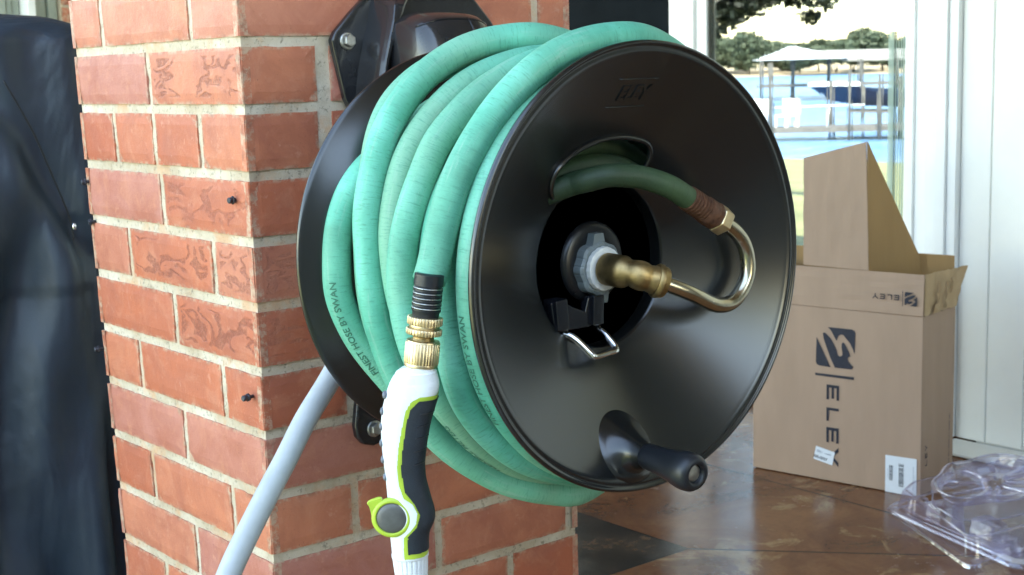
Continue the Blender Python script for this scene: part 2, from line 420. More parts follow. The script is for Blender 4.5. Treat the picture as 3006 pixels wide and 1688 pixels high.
# ------------------------------------------------------------------ setting: floor, ceiling, ground
f = MB(); f.add([(-.30,-5,0),(2.6,-5,0),(2.6,8,0),(-.30,8,0)], [(0,1,2,3)])
f.add([(-.30,-5,-.16),(-.30,8,-.16),(-.30,8,0),(-.30,-5,0)], [(0,1,2,3)])
fo = struct(f.build('floor', 'floor', fixn=False))
g = MB(); g.add([(-.60,-25,-.16),(-.30,-25,-.16),(-.30,40,-.16),(-.60,40,-.16)], [(0,1,2,3)])
struct(g.build('path', 'gravelcap', fixn=False))

X1 = 2.308
c = MB(); c.box((-.34, -5.2, 2.62), (9, 8, 2.95)); ce = struct(c.build('ceiling', 'ceil'))

# ------------------------------------------------------------------ brick column
def taper(v):     # the pier is not quite plumb: a touch wider above than below
    zc = min(v.z, 1.15)-.295
    return Vector((v.x*(.4487+zc*.0153)/.455-.0105*(min(v.z, 1.15)-.72), v.y*(.4015+zc*.049)/.43, v.z))
Z0, CH = .9883, .0704
W_, D_ = .455, .43
REC = .0065
def brick_shell(mb, tones, a0, a1, z0, z1, fn, tone, res=.0135):
    # front skin of a brick with a ragged, rounded outline; fn(a, z, out)
    nx = max(3, int((a1-a0)/res)); nz = max(3, int((z1-z0)/.011)); b = len(mb.v); rows = []
    def jit(k): return (noise.noise(Vector((a0*31+k*1.7, z0*57, k*.93+tone*9)))*.0011)
    for j in range(nz+1):
        for i in range(nx+1):
            u = i/nx; v = j/nz
            a = a0+(a1-a0)*u; z = z0+(z1-z0)*v
            if i in (0, nx): a += noise.noise(Vector((a*40, z*170, 3)))*.0013
            if j in (0, nz): z += noise.noise(Vector((a*150, z*40, 7)))*.0011
            out = REC+noise.noise(Vector((a*22, z*22, tone*5)))*.0009
            if i in (0, nx) or j in (0, nz): out -= .0012
            mb.v.append(Vector(fn(a, z, out))); EDGE[len(mb.v)-1] = 1.0 if (0 < i < nx and 0 < j < nz) else 0.0
    q = []
    for j in range(nz):
        for i in range(nx):
            mb.f.append([b+j*(nx+1)+i, b+j*(nx+1)+i+1, b+(j+1)*(nx+1)+i+1, b+(j+1)*(nx+1)+i]); tones.append(tone)
    ring = [(i, 0) for i in range(nx)]+[(nx, j) for j in range(nz)]+[(i, nz) for i in range(nx, 0, -1)]+[(0, j) for j in range(nz, 0, -1)]
    ib = len(mb.v)
    for (i, j) in ring:
        u = i/nx; v = j/nz; mb.v.append(Vector(fn(a0+(a1-a0)*u, z0+(z1-z0)*v, -.004)))
    nr = len(ring)
    for k in range(nr):
        i, j = ring[k]; i2, j2 = ring[(k+1) % nr]
        mb.f.append([b+j*(nx+1)+i, ib+k, ib+(k+1) % nr, b+j2*(nx+1)+i2]); tones.append(tone)
EDGE = {}
HM = .0056   # half mortar joint
JL = {0: [.34, .109], 1: [.222], 2: [.329, .22, .105], 3: [.212], 4: [.317, .094], 5: [.204], 6: [.316, .092], 7: [.203], 8: [.308, .090], 9: [.196], 10: [.297, .088]}
JR = {0: [.205, .40], 1: [.100, .31], 2: [.0995, .31], 3: [.20, .41], 4: [.105, .33], 5: [.215, .42], 6: [.113, .34], 7: [.2286], 8: [.1124, .3423], 9: [.2286, .44], 10: [.112, .34]}
MARK = {('L', 1, 0): 1, ('L', 4, 1): 1, ('L', 5, 0): 1, ('L', 3, 0): .6, ('L', 4, 0): .9, ('R', 4, 0): .5, ('R', 5, 0): .5, ('L', 5, 0): 1}
colroot = empty('brick_column', (.2275, .215, 0), 'square red brick porch column that carries the black hose reel', 'column')
mb = MB(); tones = []; tcol = []
for c_ in range(-25, 15):
    zt = Z0+CH-(c_)*CH-HM; zb = zt-CH+2*HM
    if zb < .0: zb = .0
    if zt < .02: break
    key = c_ if c_ in JL else (9 if c_ % 2 else 8)
    for face, J, length in (('L', JL[key], D_), ('R', JR[key], W_), ('B', JL[key], D_), ('K', JR[key], W_)):
        J = sorted(J); edges = [0]+J+[length]
        for n_ in range(len(edges)-1):
            a0 = edges[n_]+(HM if n_ else 0); a1 = edges[n_+1]-(HM if n_ < len(edges)-2 else 0)
            if face == 'R' and c_ in (1, 2): a0 += .003 if n_ == 1 else 0; a1 -= .004 if n_ == 0 else 0
            if a1-a0 < .01: continue
            e0 = REC if n_ == 0 else 0; e1 = REC if n_ == len(edges)-2 else 0
            if face == 'L': fn = lambda a, z, o: (-o+REC, a, z)
            elif face == 'R': fn = lambda a, z, o: (a, -o+REC, z)
            elif face == 'B': fn = lambda a, z, o: (W_+o-REC, a, z)
            else: fn = lambda a, z, o: (a, D_+o-REC, z)
            rnd = random.Random(c_*17+n_*5+{'L': 0, 'R': 0, 'B': 3, 'K': 9}[face]*(n_ > 0))
            t = rnd.random()
            if face in 'LR' and n_ == 0: t = random.Random(c_*17).random()
            m0 = len(tones); brick_shell(mb, tones, a0, a1, zb, zt, fn, t)
            mk = MARK.get((face, c_, n_), 0)
            tcol += [(t, mk)]*(len(tones)-m0)
me = bpy.data.meshes.new('bricks'); me.from_pydata([tuple(taper(v)) for v in mb.v], [], mb.f); me.update()
at = me.attributes.new('tone', 'FLOAT_COLOR', 'FACE')
for i, (t, mk) in enumerate(tcol): at.data[i].color = (t, mk, 0, 1)
ae = me.attributes.new('inner', 'FLOAT', 'POINT')
for i, x in EDGE.items(): ae.data[i].value = x
bm = bmesh.new(); bm.from_mesh(me); bmesh.ops.recalc_face_normals(bm, faces=bm.faces); bm.to_mesh(me); bm.free()
link('bricks', me, 'brick', colroot)
# mortar core, lumpy
mo = MB(); NM = 46
def mortar_face(fn, length):
    b = len(mo.v); nz = 520
    nx = 70
    for j in range(nz+1):
        for i in range(nx+1):
            a = length*i/nx; z = 2.62*j/nz
            o = noise.noise(Vector((a*90, z*90, 2)))*.0013+noise.noise(Vector((a*25, z*25, 5)))*.0008
            if i in (0, nx): o = 0
            mo.v.append(Vector(fn(a, z, o)))
    for j in range(nz):
        for i in range(nx):
            mo.f.append([b+j*(nx+1)+i, b+j*(nx+1)+i+1, b+(j+1)*(nx+1)+i+1, b+(j+1)*(nx+1)+i])
m_in = .0030
mortar_face(lambda a, z, o: (m_in-o, m_in+a*(D_-2*m_in)/D_, z), D_)
mortar_face(lambda a, z, o: (m_in+a*(W_-2*m_in)/W_, m_in-o, z), W_)
mo.add([(W_-m_in, m_in, 0), (W_-m_in, D_-m_in, 0), (W_-m_in, D_-m_in, 2.62), (W_-m_in, m_in, 2.62)], [(0,1,2,3)])
mo.add([(m_in, D_-m_in, 0), (W_-m_in, D_-m_in, 0), (W_-m_in, D_-m_in, 2.62), (m_in, D_-m_in, 2.62)], [(0,1,2,3)])
mo.v = [taper(v) for v in mo.v]; mo.build('mortar', 'mortar', colroot, smooth=True)

# small dark screws left in the left face
def screw(y, z, lab, tilt=0, ln=.010, drop=0):
    r = empty('masonry_screw', (0, y, z), lab, 'screw', 'dark screws left in the column')
    ax = Vector((-1, tilt, drop)).normalized()
    m = MB(); m.lathe([(.0021, -.004), (.0021, ln*.35), (.0021, ln*.4)], (0, y, z), ax, n=10); m.build('shank', 'screw', r, True)
    m = MB(); m.lathe([(.0026, ln*.38), (.0046, ln*.40), (.0046, ln*.58), (.0038, ln*.62)], (0, y, z), ax, n=6)
    m.lathe([(.0034, ln*.60), (.0034, ln*.98), (.0026, ln*1.05)], (0, y, z), ax, n=14); m.build('head', 'screw', r)
    return r
screw(.4204, .8245, 'dark screw at the far left edge of the brick column, upper of the two', .2)
screw(.4170, .7730, 'tiny dark screw in the mortar at the far left edge of the column, middle one', .2, .006)
screw(.0306, .8215, 'dark screw near the column corner beside the reel, upper of the two', -.1)
screw(.4168, .6065, 'dark screw at the far left edge of the brick column, lower of the two', .2)
screw(.0196, .6072, 'dark screw in the chipped brick near the column corner, lower of the two', -.2, .013)

# ------------------------------------------------------------------ hose reel
HX, HZ = .146, .774
def pol(th, r, y): return Vector((HX+r*math.cos(R(th)), y, HZ+r*math.sin(R(th))))
reel = empty('hose_reel', (.2, 0, .55), 'black wall mounted hose reel with two big round flanges and a crank knob', 'hose reel')
def cone_y(r):
    if r < .080: return -.387+(.080-r)*.6
    if r < .188: return -.387-(r-.080)/.108*.0595
    return -.4465
NTH = 360
rs = [.0775, .078, .080]+[.080+.0018*i for i in range(1, 23)]+[.122, .126, .131, .137, .143, .15, .157, .164, .171, .178, .184, .1875]
prof = [(.0765, -.370), (.0768, -.378), (.0772, -.3835), (.0782, -.3862)]+[(r, cone_y(r)) for r in rs[2:]]
prof += [(.1900, -.4478), (.1930, -.4482), (.1945, -.4476), (.1958, -.4486), (.1974, -.4500), (.1990, -.4497), (.2001, -.4478), (.2, -.4452), (.1985, -.4435), (.1955, -.4432), (.188, -.4438)]
prof += [(r, cone_y(r)+.0024) for r in reversed(rs[2:])]+[(.0790, -.370)]
def in_slot(th, r):
    t = (th+360) % 360
    cr, hw, a0, a1 = .0975, .0178, 72, 125
    tc = min(max(t, a0), a1)
    dx = r*math.cos(R(t))-cr*math.cos(R(tc)); dz = r*math.sin(R(t))-cr*math.sin(R(tc))
    return dx*dx+dz*dz < hw*hw
mb = MB(); vs = []; fs = []
for (r, y) in prof:
    for i in range(NTH):
        t = 2*PI*i/NTH; vs.append((HX+r*math.cos(t), y, HZ+r*math.sin(t)))
for j in range(len(prof)-1):
    rm = (prof[j][0]+prof[j+1][0])/2
    for i in range(NTH):
        k = (i+1) % NTH
        if in_slot(360*(i+.5)/NTH, rm): continue
        fs.append((j*NTH+i, j*NTH+k, (j+1)*NTH+k, (j+1)*NTH+i))
mb.add(vs, fs); ff = mb.build('front_flange', 'disc', reel, True)
# slot lip
sl = []
cr, hw, a0, a1 = .0975, .0176, 72, 125
for i in range(25): t = a0+(a1-a0)*i/24; sl.append(pol(t, cr+hw, cone_y(cr+hw)-.0012))
for i in range(1, 12):
    an = PI*i/12; t = a1; cx = cr*math.cos(R(t)); cz = cr*math.sin(R(t))
    dr = Vector((math.cos(R(t)), 0, math.sin(R(t)))); tg = Vector((-math.sin(R(t)), 0, math.cos(R(t))))
    q = Vector((cx, 0, cz))+dr*hw*math.cos(an)+tg*hw*math.sin(an); sl.append(Vector((HX+q.x, cone_y(q.length)-.0012, HZ+q.z)))
for i in range(25): t = a1+(a0-a1)*i/24; sl.append(pol(t, cr-hw, cone_y(cr-hw)-.0012))
for i in range(1, 12):
    an = PI*i/12; t = a0; cx = cr*math.cos(R(t)); cz = cr*math.sin(R(t))
    dr = Vector((math.cos(R(t)), 0, math.sin(R(t)))); tg = Vector((-math.sin(R(t)), 0, math.cos(R(t))))
    q = Vector((cx, 0, cz))-dr*hw*math.cos(an)-tg*hw*math.sin(an); sl.append(Vector((HX+q.x, cone_y(q.length)-.0012, HZ+q.z)))
sl.append(sl[0])
m = MB(); m.tube(sl, .0026, 10, caps=False); m.build('slot_lip', 'disc', ff, True)
# embossed lettering on the flange
def cut_text(body, size, shear=0, extrude=.0, bold=0):
    c = bpy.data.curves.new('t', 'FONT'); c.body = body; c.size = size; c.shear = shear; c.extrude = extrude; c.offset = bold
    c.align_x = 'CENTER'; c.resolution_u = 3
    o = bpy.data.objects.new('t', c); col.objects.link(o)
    bpy.context.view_layer.update()
    me = bpy.data.meshes.new_from_object(o, depsgraph=bpy.context.evaluated_depsgraph_get())
    bpy.data.objects.remove(o); bpy.data.curves.remove(c); return me
def text_obj(name, me, fn, m, parent):
    for v in me.vertices: v.co = fn(v.co.x, v.co.y, v.co.z)
    me.name = name; me.materials.clear(); return link(name, me, m, parent)
def emb(x, y, z):
    px = HX+.001+x*1.0; pz = .9225+y; r = math.hypot(px-HX, pz-HZ)
    return Vector((px, cone_y(r)-.0007-z, pz))
t = cut_text('ELEY', .0170, .3, .0006, .0004); text_obj('embossed_mark', t, emb, 'disc', ff)
for za, xa, xb in ((.9405, -.020, .026), (.9165, -.026, .020)):
    P = [Vector((HX+xa+(xb-xa)*i/8, cone_y(math.hypot(xa+(xb-xa)*i/8, za-HZ))-.0004, za)) for i in range(9)]
    m = MB(); m.tube(P, .0006, 6); m.build('embossed_line', 'disc', ff, True)

# back flange
m = MB(); m.lathe([(.06, -.252), (.080, -.2490), (.100, -.238), (.13, -.2214), (.16, -.2049), (.186, -.1906), (.1965, -.1848), (.1990, -.1838), (.2005, -.1820), (.2000, -.1795), (.1980, -.1800), (.186, -.187), (.06, -.248)], (HX, 0, HZ), (0, 1, 0), n=200)
m.build('back_flange', 'disc', reel, True)
m = MB(); m.lathe([(.088, -.238), (.088, -.372)], (HX, 0, HZ), (0, 1, 0), n=64); m.build('drum', 'disc', reel, True)
# hub cup
UZ = .769
m = MB()
m.lathe([(.0765, -.372), (.0745, -.352), (.066, -.340), (.062, -.342), (.0605, -.352), (.0590, -.3665), (.0560, -.3705), (.0515, -.3700), (.0495, -.360), (.045, -.354), (.041, -.355), (.0395, -.364), (.0375, -.3745), (.034, -.3770), (.024, -.3765), (.0001, -.3740)], (HX, 0, HZ), (0, 1, 0), n=96)
MT['hubblack'] = mat('black_hub_plastic', (.008, .009, .011), .30, 0, .2, 20, 0, spec=.4)
hub = m.build('hub', 'hubblack', reel, True)
# ribbed swivel nut : grey ring with two wings, white face
def nutmod(t, h):
    tt = (t/(2*PI)*8) % 1
    return 1+.035*math.cos(tt*2*PI)-.02*(abs(math.cos(t*10)) < .22)
m = MB(); m.lathe([(.018, -.368), (.0250, -.369), (.0262, -.371), (.0250, -.385), (.0225, -.3870), (.0150, -.3870)], (HX, 0, UZ), (0, 1, 0), n=160, mod=nutmod)
for sgn in (1, -1):
    m.prism([(-.0085, .018*sgn), (.0085, .018*sgn), (.0055, .0325*sgn), (-.0055, .0325*sgn)], lambda a, b, d: (HX+a-.002*sgn, d, UZ+b), -.3705, -.3855)
nu = m.build('swivel_nut', 'greynut', reel); sharp(nu, 30)
m = MB(); m.lathe([(.0135, -.385), (.0200, -.3870), (.0206, -.3880), (.0198, -.3915), (.0175, -.3925), (.0135, -.3920)], (HX, 0, UZ), (0, 1, 0), n=120, mod=lambda t, h: 1+.012*math.cos(20*t))
sharp(m.build('nut_face', 'whitenut', nu), 40)
# brass elbow
dirb = Vector((.80, -.36, -.33)).normalized()
P = catmull([(HX, -.384, UZ), (HX, -.398, UZ), (HX, -.414, UZ-.0005), (HX+.004, -.4250, UZ-.002), (HX+.014, -.4320, UZ-.0062), (HX+.024, -.437, UZ-.0100)], 8)
n_ = len(P); rd = []
for i in range(n_):
    s_ = i/(n_-1)
    r_ = .0120 if s_ < .14 else .0150
    if s_ > .42: r_ = .0150-.0030*min(1, (s_-.42)/.10)
    if s_ > .55: r_ = .0120+.0016*math.sin(min(1, (s_-.55)/.25)*PI)
    if s_ > .80: r_ = .0120+.0018*min(1, (s_-.80)/.12)
    rd.append(r_)
m = MB(); m.tube(P, rd, 32); el = m.build('brass_elbow', 'brassdark', reel, True)
d_ = (P[-1]-P[-3]).normalized()
m = MB(); m.lathe([(.0100, -.006), (.0146, -.0052), (.0158, -.0035), (.0158, -.0005), (.0146, .0008), (.0144, .0036), (.0134, .0052), (.0070, .0058)], P[-1], d_, n=40); sharp(m.build('elbow_collar', 'brassdark', el), 40)
m = MB(); m.lathe([(.0128, -.0014), (.0141, 0), (.0141, .0018), (.0128, .003)], (HX, -.3985, UZ), (0, -1, 0), n=40); m.build('elbow_ring', 'brass', el, True)
# bent metal tube
T = [P[-1], (.1975, -.4455, .7470), (.2255, -.4475, .7335), (.2390, -.448, .7300), (.2515, -.448, .7305), (.2630, -.448, .7365), (.2725, -.448, .7480), (.2765, -.448, .7600), (.2755, -.4475, .7740), (.2700, -.4475, .7860), (.2610, -.447, .7960), (.2500, -.4465, .8035), (.2420, -.446, .8085)]
m = MB(); m.tube(catmull(T, 8), .0073, 28); m.build('supply_tube', 'steel', reel, True)
# hex nut, rusty collar and ribbed ferrule of the leader hose
e0 = Vector((.2420, -.4460, .8085)); e1 = Vector((.1895, -.4450, .8378)); da = (e1-e0).normalized()
m = MB(); m.lathe([(.0080, -.0040), (.0132, -.0035), (.0142, -.0018), (.0142, .0078), (.0132, .0094), (.0090, .0096)], e0, da, n=6); bevel(m.build('hex_nut', 'brass', reel), .0008)
m = MB(); m.lathe([(.0110, .0090), (.0124, .0097), (.0130, .012), (.0119, .0145), (.0129, .018), (.0124, .0255), (.0108, .027)], e0, da, n=40, mod=lambda t, h: 1+.03*math.cos(7*t+h*300)); m.build('rusty_collar', 'rust', reel, True)
pr = []
h = .0265
while h < .050:
    pr += [(.0100, h), (.0118, h+.0009), (.0118, h+.0022), (.0100, h+.0031)]; h += .0042
m = MB(); m.lathe(pr, e0, da, n=40); m.build('ribbed_ferrule', 'rust', reel, True)
LP = [pol(152, .106, -.368), pol(143, .104, -.376), (.0790, -.386, .8420), (.0965, -.400, .8500), (.1040, -.412, .8535), (.1190, -.425, .8575), (.1330, -.4295, .8568), (.1480, -.4340, .8548), (.1640, -.4395, .8500), (.1790, -.4435, .8437), (.1930, -.445, .8358), (.2, -.4453, .8318)]
m = MB(); m.tube(catmull(LP, 8), .0105, 20, uv=True); m.build('leader_hose', 'leader', reel, True)
for r_, y_, a_, b_ in ((.1085, -.370, 20, 165), (.0925, -.377, 20, 150)):
    m = MB(); m.tube([pol(a_+(b_-a_)*i/40, r_+.002*math.sin(i*.2), y_+.006*i/40) for i in range(41)], .0098, 18, uv=True); m.build('wound_hose', 'leader', reel, True)
# latch clip and chrome bail under the hub
lt = MB()
def LT(a, b, d): return (HX+a, d, HZ+b)
lt.prism([(-.062, -.030), (-.050, -.0285), (-.037, -.036), (-.021, -.0425), (-.017, -.0300), (.000, -.0305), (-.001, -.0545), (-.016, -.0575), (-.052, -.0575), (-.059, -.049)], LT, -.379, -.386)
lt.prism([(-.060, -.028), (-.046, -.027), (-.044, -.056), (-.058, -.056)], LT, -.372, -.3905)
lt.prism([(-.014, -.029), (-.001, -.029), (-.002, -.056), (-.015, -.0565)], LT, -.372, -.3905)
la = lt.build('latch', 'black', hub); bevel(la, .0012)
B_ = [(-.047, -.058, -.378), (-.040, -.064, -.392), (-.0325, -.0775, -.405), (-.0285, -.0805, -.4065), (-.012, -.0795, -.4065), (-.0015, -.0775, -.4055), (-.0030, -.066, -.394), (-.005, -.058, -.380)]
m = MB(); pts_ = catmull([(HX+a, y, HZ+b) for a, b, y in B_], 5); m.tube(pts_, .0034, 10); m.build('chrome_bail', 'chrome', hub, True)

# crank boss + knob
bc = Vector((.128, -.430, .612)); ax = Vector((-.06, -1, -.05)).normalized()
pb = [(.0325, 0), (.0300, .0010), (.0272, .0030), (.0240, .0060), (.0206, .0100), (.0174, .0148), (.0146, .0200), (.0122, .0260), (.0104, .0320), (.0095, .0360)]
vs = []; fs = []; nb = 96
a1_ = Vector((1, 0, 0)); a2_ = Vector((0, 0, 1))
for q_, (r_, h_) in enumerate(pb):
    for i in range(nb):
        t = 2*PI*i/nb; p = bc+a1_*r_*math.cos(t)+a2_*r_*math.sin(t)
        cy = cone_y(math.hypot(p.x-HX, p.z-HZ)); wgt = min(1, h_/.026); wgt = wgt*wgt*(3-2*wgt)
        y_ = (cy-h_-(.0006 if q_ else -.0012))*(1-wgt)+(bc.y-h_)*wgt
        vs.append(Vector((p.x+ax.x*h_, y_, p.z+ax.z*h_)))
for q_ in range(len(pb)-1):
    for i in range(nb): fs.append((q_*nb+i, q_*nb+(i+1) % nb, (q_+1)*nb+(i+1) % nb, (q_+1)*nb+i))
m = MB(); m.add(vs, fs); boss = m.build('crank_boss', 'disc', ff, True)
kp = [(.0080, .0315), (.0108, .0320), (.0116, .034), (.0118, .043), (.0125, .053), (.0137, .063), (.0153, .072), (.0167, .080), (.0170, .0855), (.0163, .0915), (.0140, .0955), (.0105, .0965), (.0086, .0958), (.0080, .0940), (.0079, .0905), (.0001, .0905)]
m = MB(); m.lathe(kp, bc, ax, n=64); kn = m.build('crank_knob', 'rubber', reel, True)
m = MB(); m.lathe([(.0077, .0907), (.0075, .0922), (.0064, .0930), (.0054, .0928), (.0030, .0934), (.0001, .0934)], bc, ax, n=32); m.build('knob_screw', 'bolt', kn, True)

# wall bracket
bk = MB()
def WB(a, b, d): return (a, d, b)
bk.prism([(.1035, .989), (.1090, .998), (.130, .0185+1.0), (.150, 1.036), (.180, 1.052), (.225, 1.058), (.270, 1.052), (.300, 1.036), (.325, 1.010), (.339, .990), (.335, .96), (.30, .84), (.23, .70), (.19, .60), (.168, .555), (.164, .543), (.152, .534), (.136, .531), (.122, .535), (.114, .545), (.112, .558), (.118, .60), (.140, .70), (.150, .80), (.140, .87), (.1285, .905), (.118, .925)], WB, .0, -.010)
br = bk.build('wall_bracket', 'blackmet', reel); bevel(br, .003, 3)
# raised channel arm
def loft(sections, name, m_, parent, smooth=True):
    n = len(sections[0]); vs = []; fs = []
    for s_ in sections: vs += s_
    for j in range(len(sections)-1):
        for i in range(n-1): fs.append((j*n+i, j*n+i+1, (j+1)*n+i+1, (j+1)*n+i))
    mb_ = MB(); mb_.add(vs, fs); return mb_.build(name, m_, parent, smooth)
secs = []
for (z, xa, xb, xc, xd, dep) in ((1.052, .172, .186, .206, .220, .018), (1.040, .160, .172, .198, .212, .030), (1.025, .1545, .163, .178, .186, .046), (1.008, .150, .156, .167, .176, .052), (.988, .1435, .148, .155, .164, .055), (.965, .1375, .141, .147, .156, .056), (.940, .1325, .1355, .141, .150, .057), (.90, .127, .131, .137, .147, .060), (.86, .125, .130, .138, .150, .065), (.80, .13, .136, .150, .165, .08)):
    S = []
    ctrl = [(xa, .009), (xa+.001, .016), (xa-.010, .019), ] if False else []
    P4 = [(xa, .008), (xa+.0006, .014), (xb-.002, dep*.85), (xb+.001, dep), (xc-.001, dep), (xc+.002, dep*.9), (xd, .008)]
    for i in range(len(P4)-1):
        for k in range(4):
            u = k/4; S.append(Vector((P4[i][0]*(1-u)+P4[i+1][0]*u, -(P4[i][1]*(1-u)+P4[i+1][1]*u), z)))
    S.append(Vector((P4[-1][0], -P4[-1][1], z))); secs.append(S)
# smooth the sections
ss = []
for j in range(len(secs)-1):
    for k in range(6):
        u = k/6; ss.append([a.lerp(b, u*u*(3-2*u)) for a, b in zip(secs[j], secs[j+1])])
ss.append(secs[-1]); loft(ss, 'bracket_arm', 'blackmet', br)
# gearbox housing with a rounded nose
hs = MB(); NX_, NZ_ = 40, 40
ns = []
for j in range(NZ_+1):
    for i in range(NX_+1):
        u = -1+2*i/NX_; v = -1+2*j/NZ_
        px = math.copysign(abs(u), u); d = 1-max(abs(u)**5, 0)
        ex = (1-abs(u)**4.5)**(1/4.5) if abs(u) < 1 else 0
        ez = (1-max(v, 0)**3.2)**(1/3.2)
        z = .930+.088*v - (.010*abs(u)**3 if v > 0 else 0)
        y = -.050-(.068)*ex*ez**.8
        x = .206+.054*u*(.80+.2*ez)
        if v < 0: x -= .004*(-v)
        hs.v.append(Vector((x, y, z)))
for j in range(NZ_):
    for i in range(NX_): hs.f.append([j*(NX_+1)+i, j*(NX_+1)+i+1, (j+1)*(NX_+1)+i+1, (j+1)*(NX_+1)+i])
hsg = hs.build('gear_housing', 'blackmet', br, True)
# seams of the housing
def hsurf(u, v, o=.0006):
    ex = (1-abs(u)**4.5)**(1/4.5) if abs(u) < 1 else 0; ez = (1-max(v, 0)**3.2)**(1/3.2)
    return Vector((.206+.054*u*(.80+.2*ez)-(.004*(-v) if v < 0 else 0), -.050-.068*ex*ez**.8-o, .930+.088*v-(.010*abs(u)**3 if v > 0 else 0)))
m = MB(); m.tube([hsurf(.28, -.6+1.5*i/24, -.0002) for i in range(25)], .0011, 6); m.tube([hsurf(-.93+1.8*i/40, .88, -.0002) for i in range(41)], .0010, 6)
m.build('seam', 'black', hsg, True)
sp = hsurf(-.80, .22)
m = MB(); m.lathe([(.0075, .003), (.0075, -.002), (.0062, -.003), (.0055, .002)], sp, (.6, 1, 0), n=24); m.build('screw_pocket', 'black', hsg, True)
m = MB(); m.lathe([(.0001, -.0028), (.0030, -.0026), (.0044, -.001), (.0044, .001)], sp, (.6, 1, 0), n=20); m.build('screw_head', 'bolt', hsg, True)
def bolt(x, z, y, s=1):
    m = MB(); m.lathe([(.0001, 0), (.0105*s, 0), (.0105*s, .0022), (.0090*s, .0030)], (x, y, z), (0, -1, 0), n=28)
    m.lathe([(.0078*s, .0028), (.0082*s, .0034), (.0082*s, .0082*s), (.0070*s, .0092*s), (.0001, .0094*s)], (x, y, z), (0, -1, .05), n=6)
    o = m.build('bolt', 'bolt', br); bevel(o, .0006)
bolt(.1230, .9875, -.0098, .92); bolt(.3150, .985, -.0098, .92); bolt(.1365, .5515, -.0098, .92)

# ------------------------------------------------------------------ garden hose, one continuous length
HR = .0138
E_ = [(177.8,.2075,-.402),(176.5,.2045,-.402),(172.5,.202,-.402),(167.6,.199,-.402),(161.6,.198,-.403),(154.7,.199,-.405),(147.3,.199,-.407),(139.3,.199,-.409),(130.6,.200,-.411),(123.4,.2025,-.416),(115.8,.2045,-.420),(108.7,.2055,-.425),(101.5,.2045,-.428),(94,.203,-.430),(85.8,.201,-.430)]
I_ = [(269.1,.2215,-.355),(265.4,.2215,-.350),(257.7,.2195,-.340),(251,.2169,-.325),(243.4,.2110,-.310),(236.8,.2060,-.300),(229.2,.1993,-.290),(214.3,.183,-.272),(204.9,.1755,-.265),(195.5,.1715,-.262),(186.1,.169,-.259),(174.9,.169,-.258),(167.7,.1734,-.257),(158.6,.1786,-.257),(149.4,.1835,-.257),(140.4,.1912,-.258),(132.3,.1970,-.261),(124.7,.2029,-.266),(116.3,.2063,-.271),(107.1,.2090,-.281),(97.1,.2083,-.295),(89.1,.2060,-.310)]
F_ = [(262,.184,-.423),(243.1,.185,-.423),(234.4,.185,-.423),(223.3,.184,-.423),(206.6,.182,-.423),(191.3,.179,-.422),(182.3,.178,-.422),(167.8,.178,-.422),(148.8,.178,-.422),(129.6,.178,-.422),(105,.176,-.420),(88,.175,-.418)]
G_ = [(262,.191,-.398),(247,.192,-.397),(232.7,.1942,-.395),(226.5,.1935,-.391),(217.9,.1925,-.388),(209.5,.190,-.386),(201.1,.1835,-.383),(194.6,.180,-.379),(188,.176,-.376),(174.8,.172,-.373),(162.9,.171,-.373),(151.8,.172,-.375),(139.9,.174,-.378),(125.2,.177,-.384),(108.7,.181,-.392),(92,.184,-.396)]
D2_ = [(262,.196,-.364),(250.8,.1969,-.360),(247.1,.1971,-.356),(239.7,.1952,-.351),(231.5,.1931,-.346),(222.5,.1889,-.341),(214.6,.1877,-.336),(197.6,.1798,-.322),(187.5,.1735,-.314),(176.9,.1706,-.311),(158.6,.168,-.311),(147.7,.1691,-.313),(138.7,.1744,-.316),(129.8,.1765,-.321),(119.8,.1795,-.326),(111.1,.1815,-.331),(102.8,.1844,-.336),(90,.186,-.340)]
D_h = [(262,.178,-.318),(240,.172,-.306),(215,.163,-.296),(197,.158,-.289),(180,.158,-.284),(166.8,.161,-.280),(157,.164,-.279),(147,.169,-.279),(139.2,.173,-.281),(131.2,.176,-.284),(122.2,.180,-.289),(113.3,.184,-.298),(101.9,.186,-.310),(93.1,.187,-.320)]
B_h = [(262,.176,-.262),(240,.170,-.252),(222,.168,-.246),(205,.163,-.243),(188,.160,-.242),(175,.160,-.242),(163,.166,-.242),(151,.173,-.243),(145,.180,-.243),(140,.186,-.243),(135,.1914,-.243),(130,.1951,-.243),(124.7,.1973,-.245),(117.9,.1985,-.248),(104.2,.197,-.254),(92,.195,-.264)]
A_ = [(262,.184,-.252),(240,.180,-.240),(228,.175,-.233),(216.5,.172,-.225),(205.1,.173,-.217),(196.8,.175,-.2145),(188.1,.1775,-.213),(179.6,.176,-.213),(168.7,.1755,-.213),(159.9,.174,-.214),(154.7,.172,-.215),(146.3,.166,-.217),(139.8,.160,-.221),(130,.158,-.226),(118.8,.157,-.232),(92,.160,-.238)]
hpath = []; off = 0
def addseg(seg):
    global off
    for (t, r, y) in seg: hpath.append((t+off, r, y))
seqs = [E_, I_, F_, G_, D2_, D_h, B_h, A_]
for k, sgm in enumerate(seqs):
    if k:
        off -= 360
        lt_, lr_, ly_ = hpath[-1]; nt_, nr_, ny_ = sgm[0]; nt_ += off
        for u in (.2, .4, .6, .8):
            rr = (lr_*(1-u)+nr_*u); rr = min(rr, .188)-.006*math.sin(PI*u)
            hpath.append((lt_*(1-u)+nt_*u, rr, ly_*(1-u)+ny_*u))
    addseg(sgm)
# inner layer
lt_, lr_, ly_ = hpath[-1]
for i in range(1, 7*12+1):
    u = i/(7*12); hpath.append((lt_-30*i, .150 if i > 8 else .178-.0035*i, -.228-.150*u))
sm = catmull([Vector(p) for p in hpath], 8)
rs_ = []
pp = [pol(p.x, p.y, p.z) for p in sm]
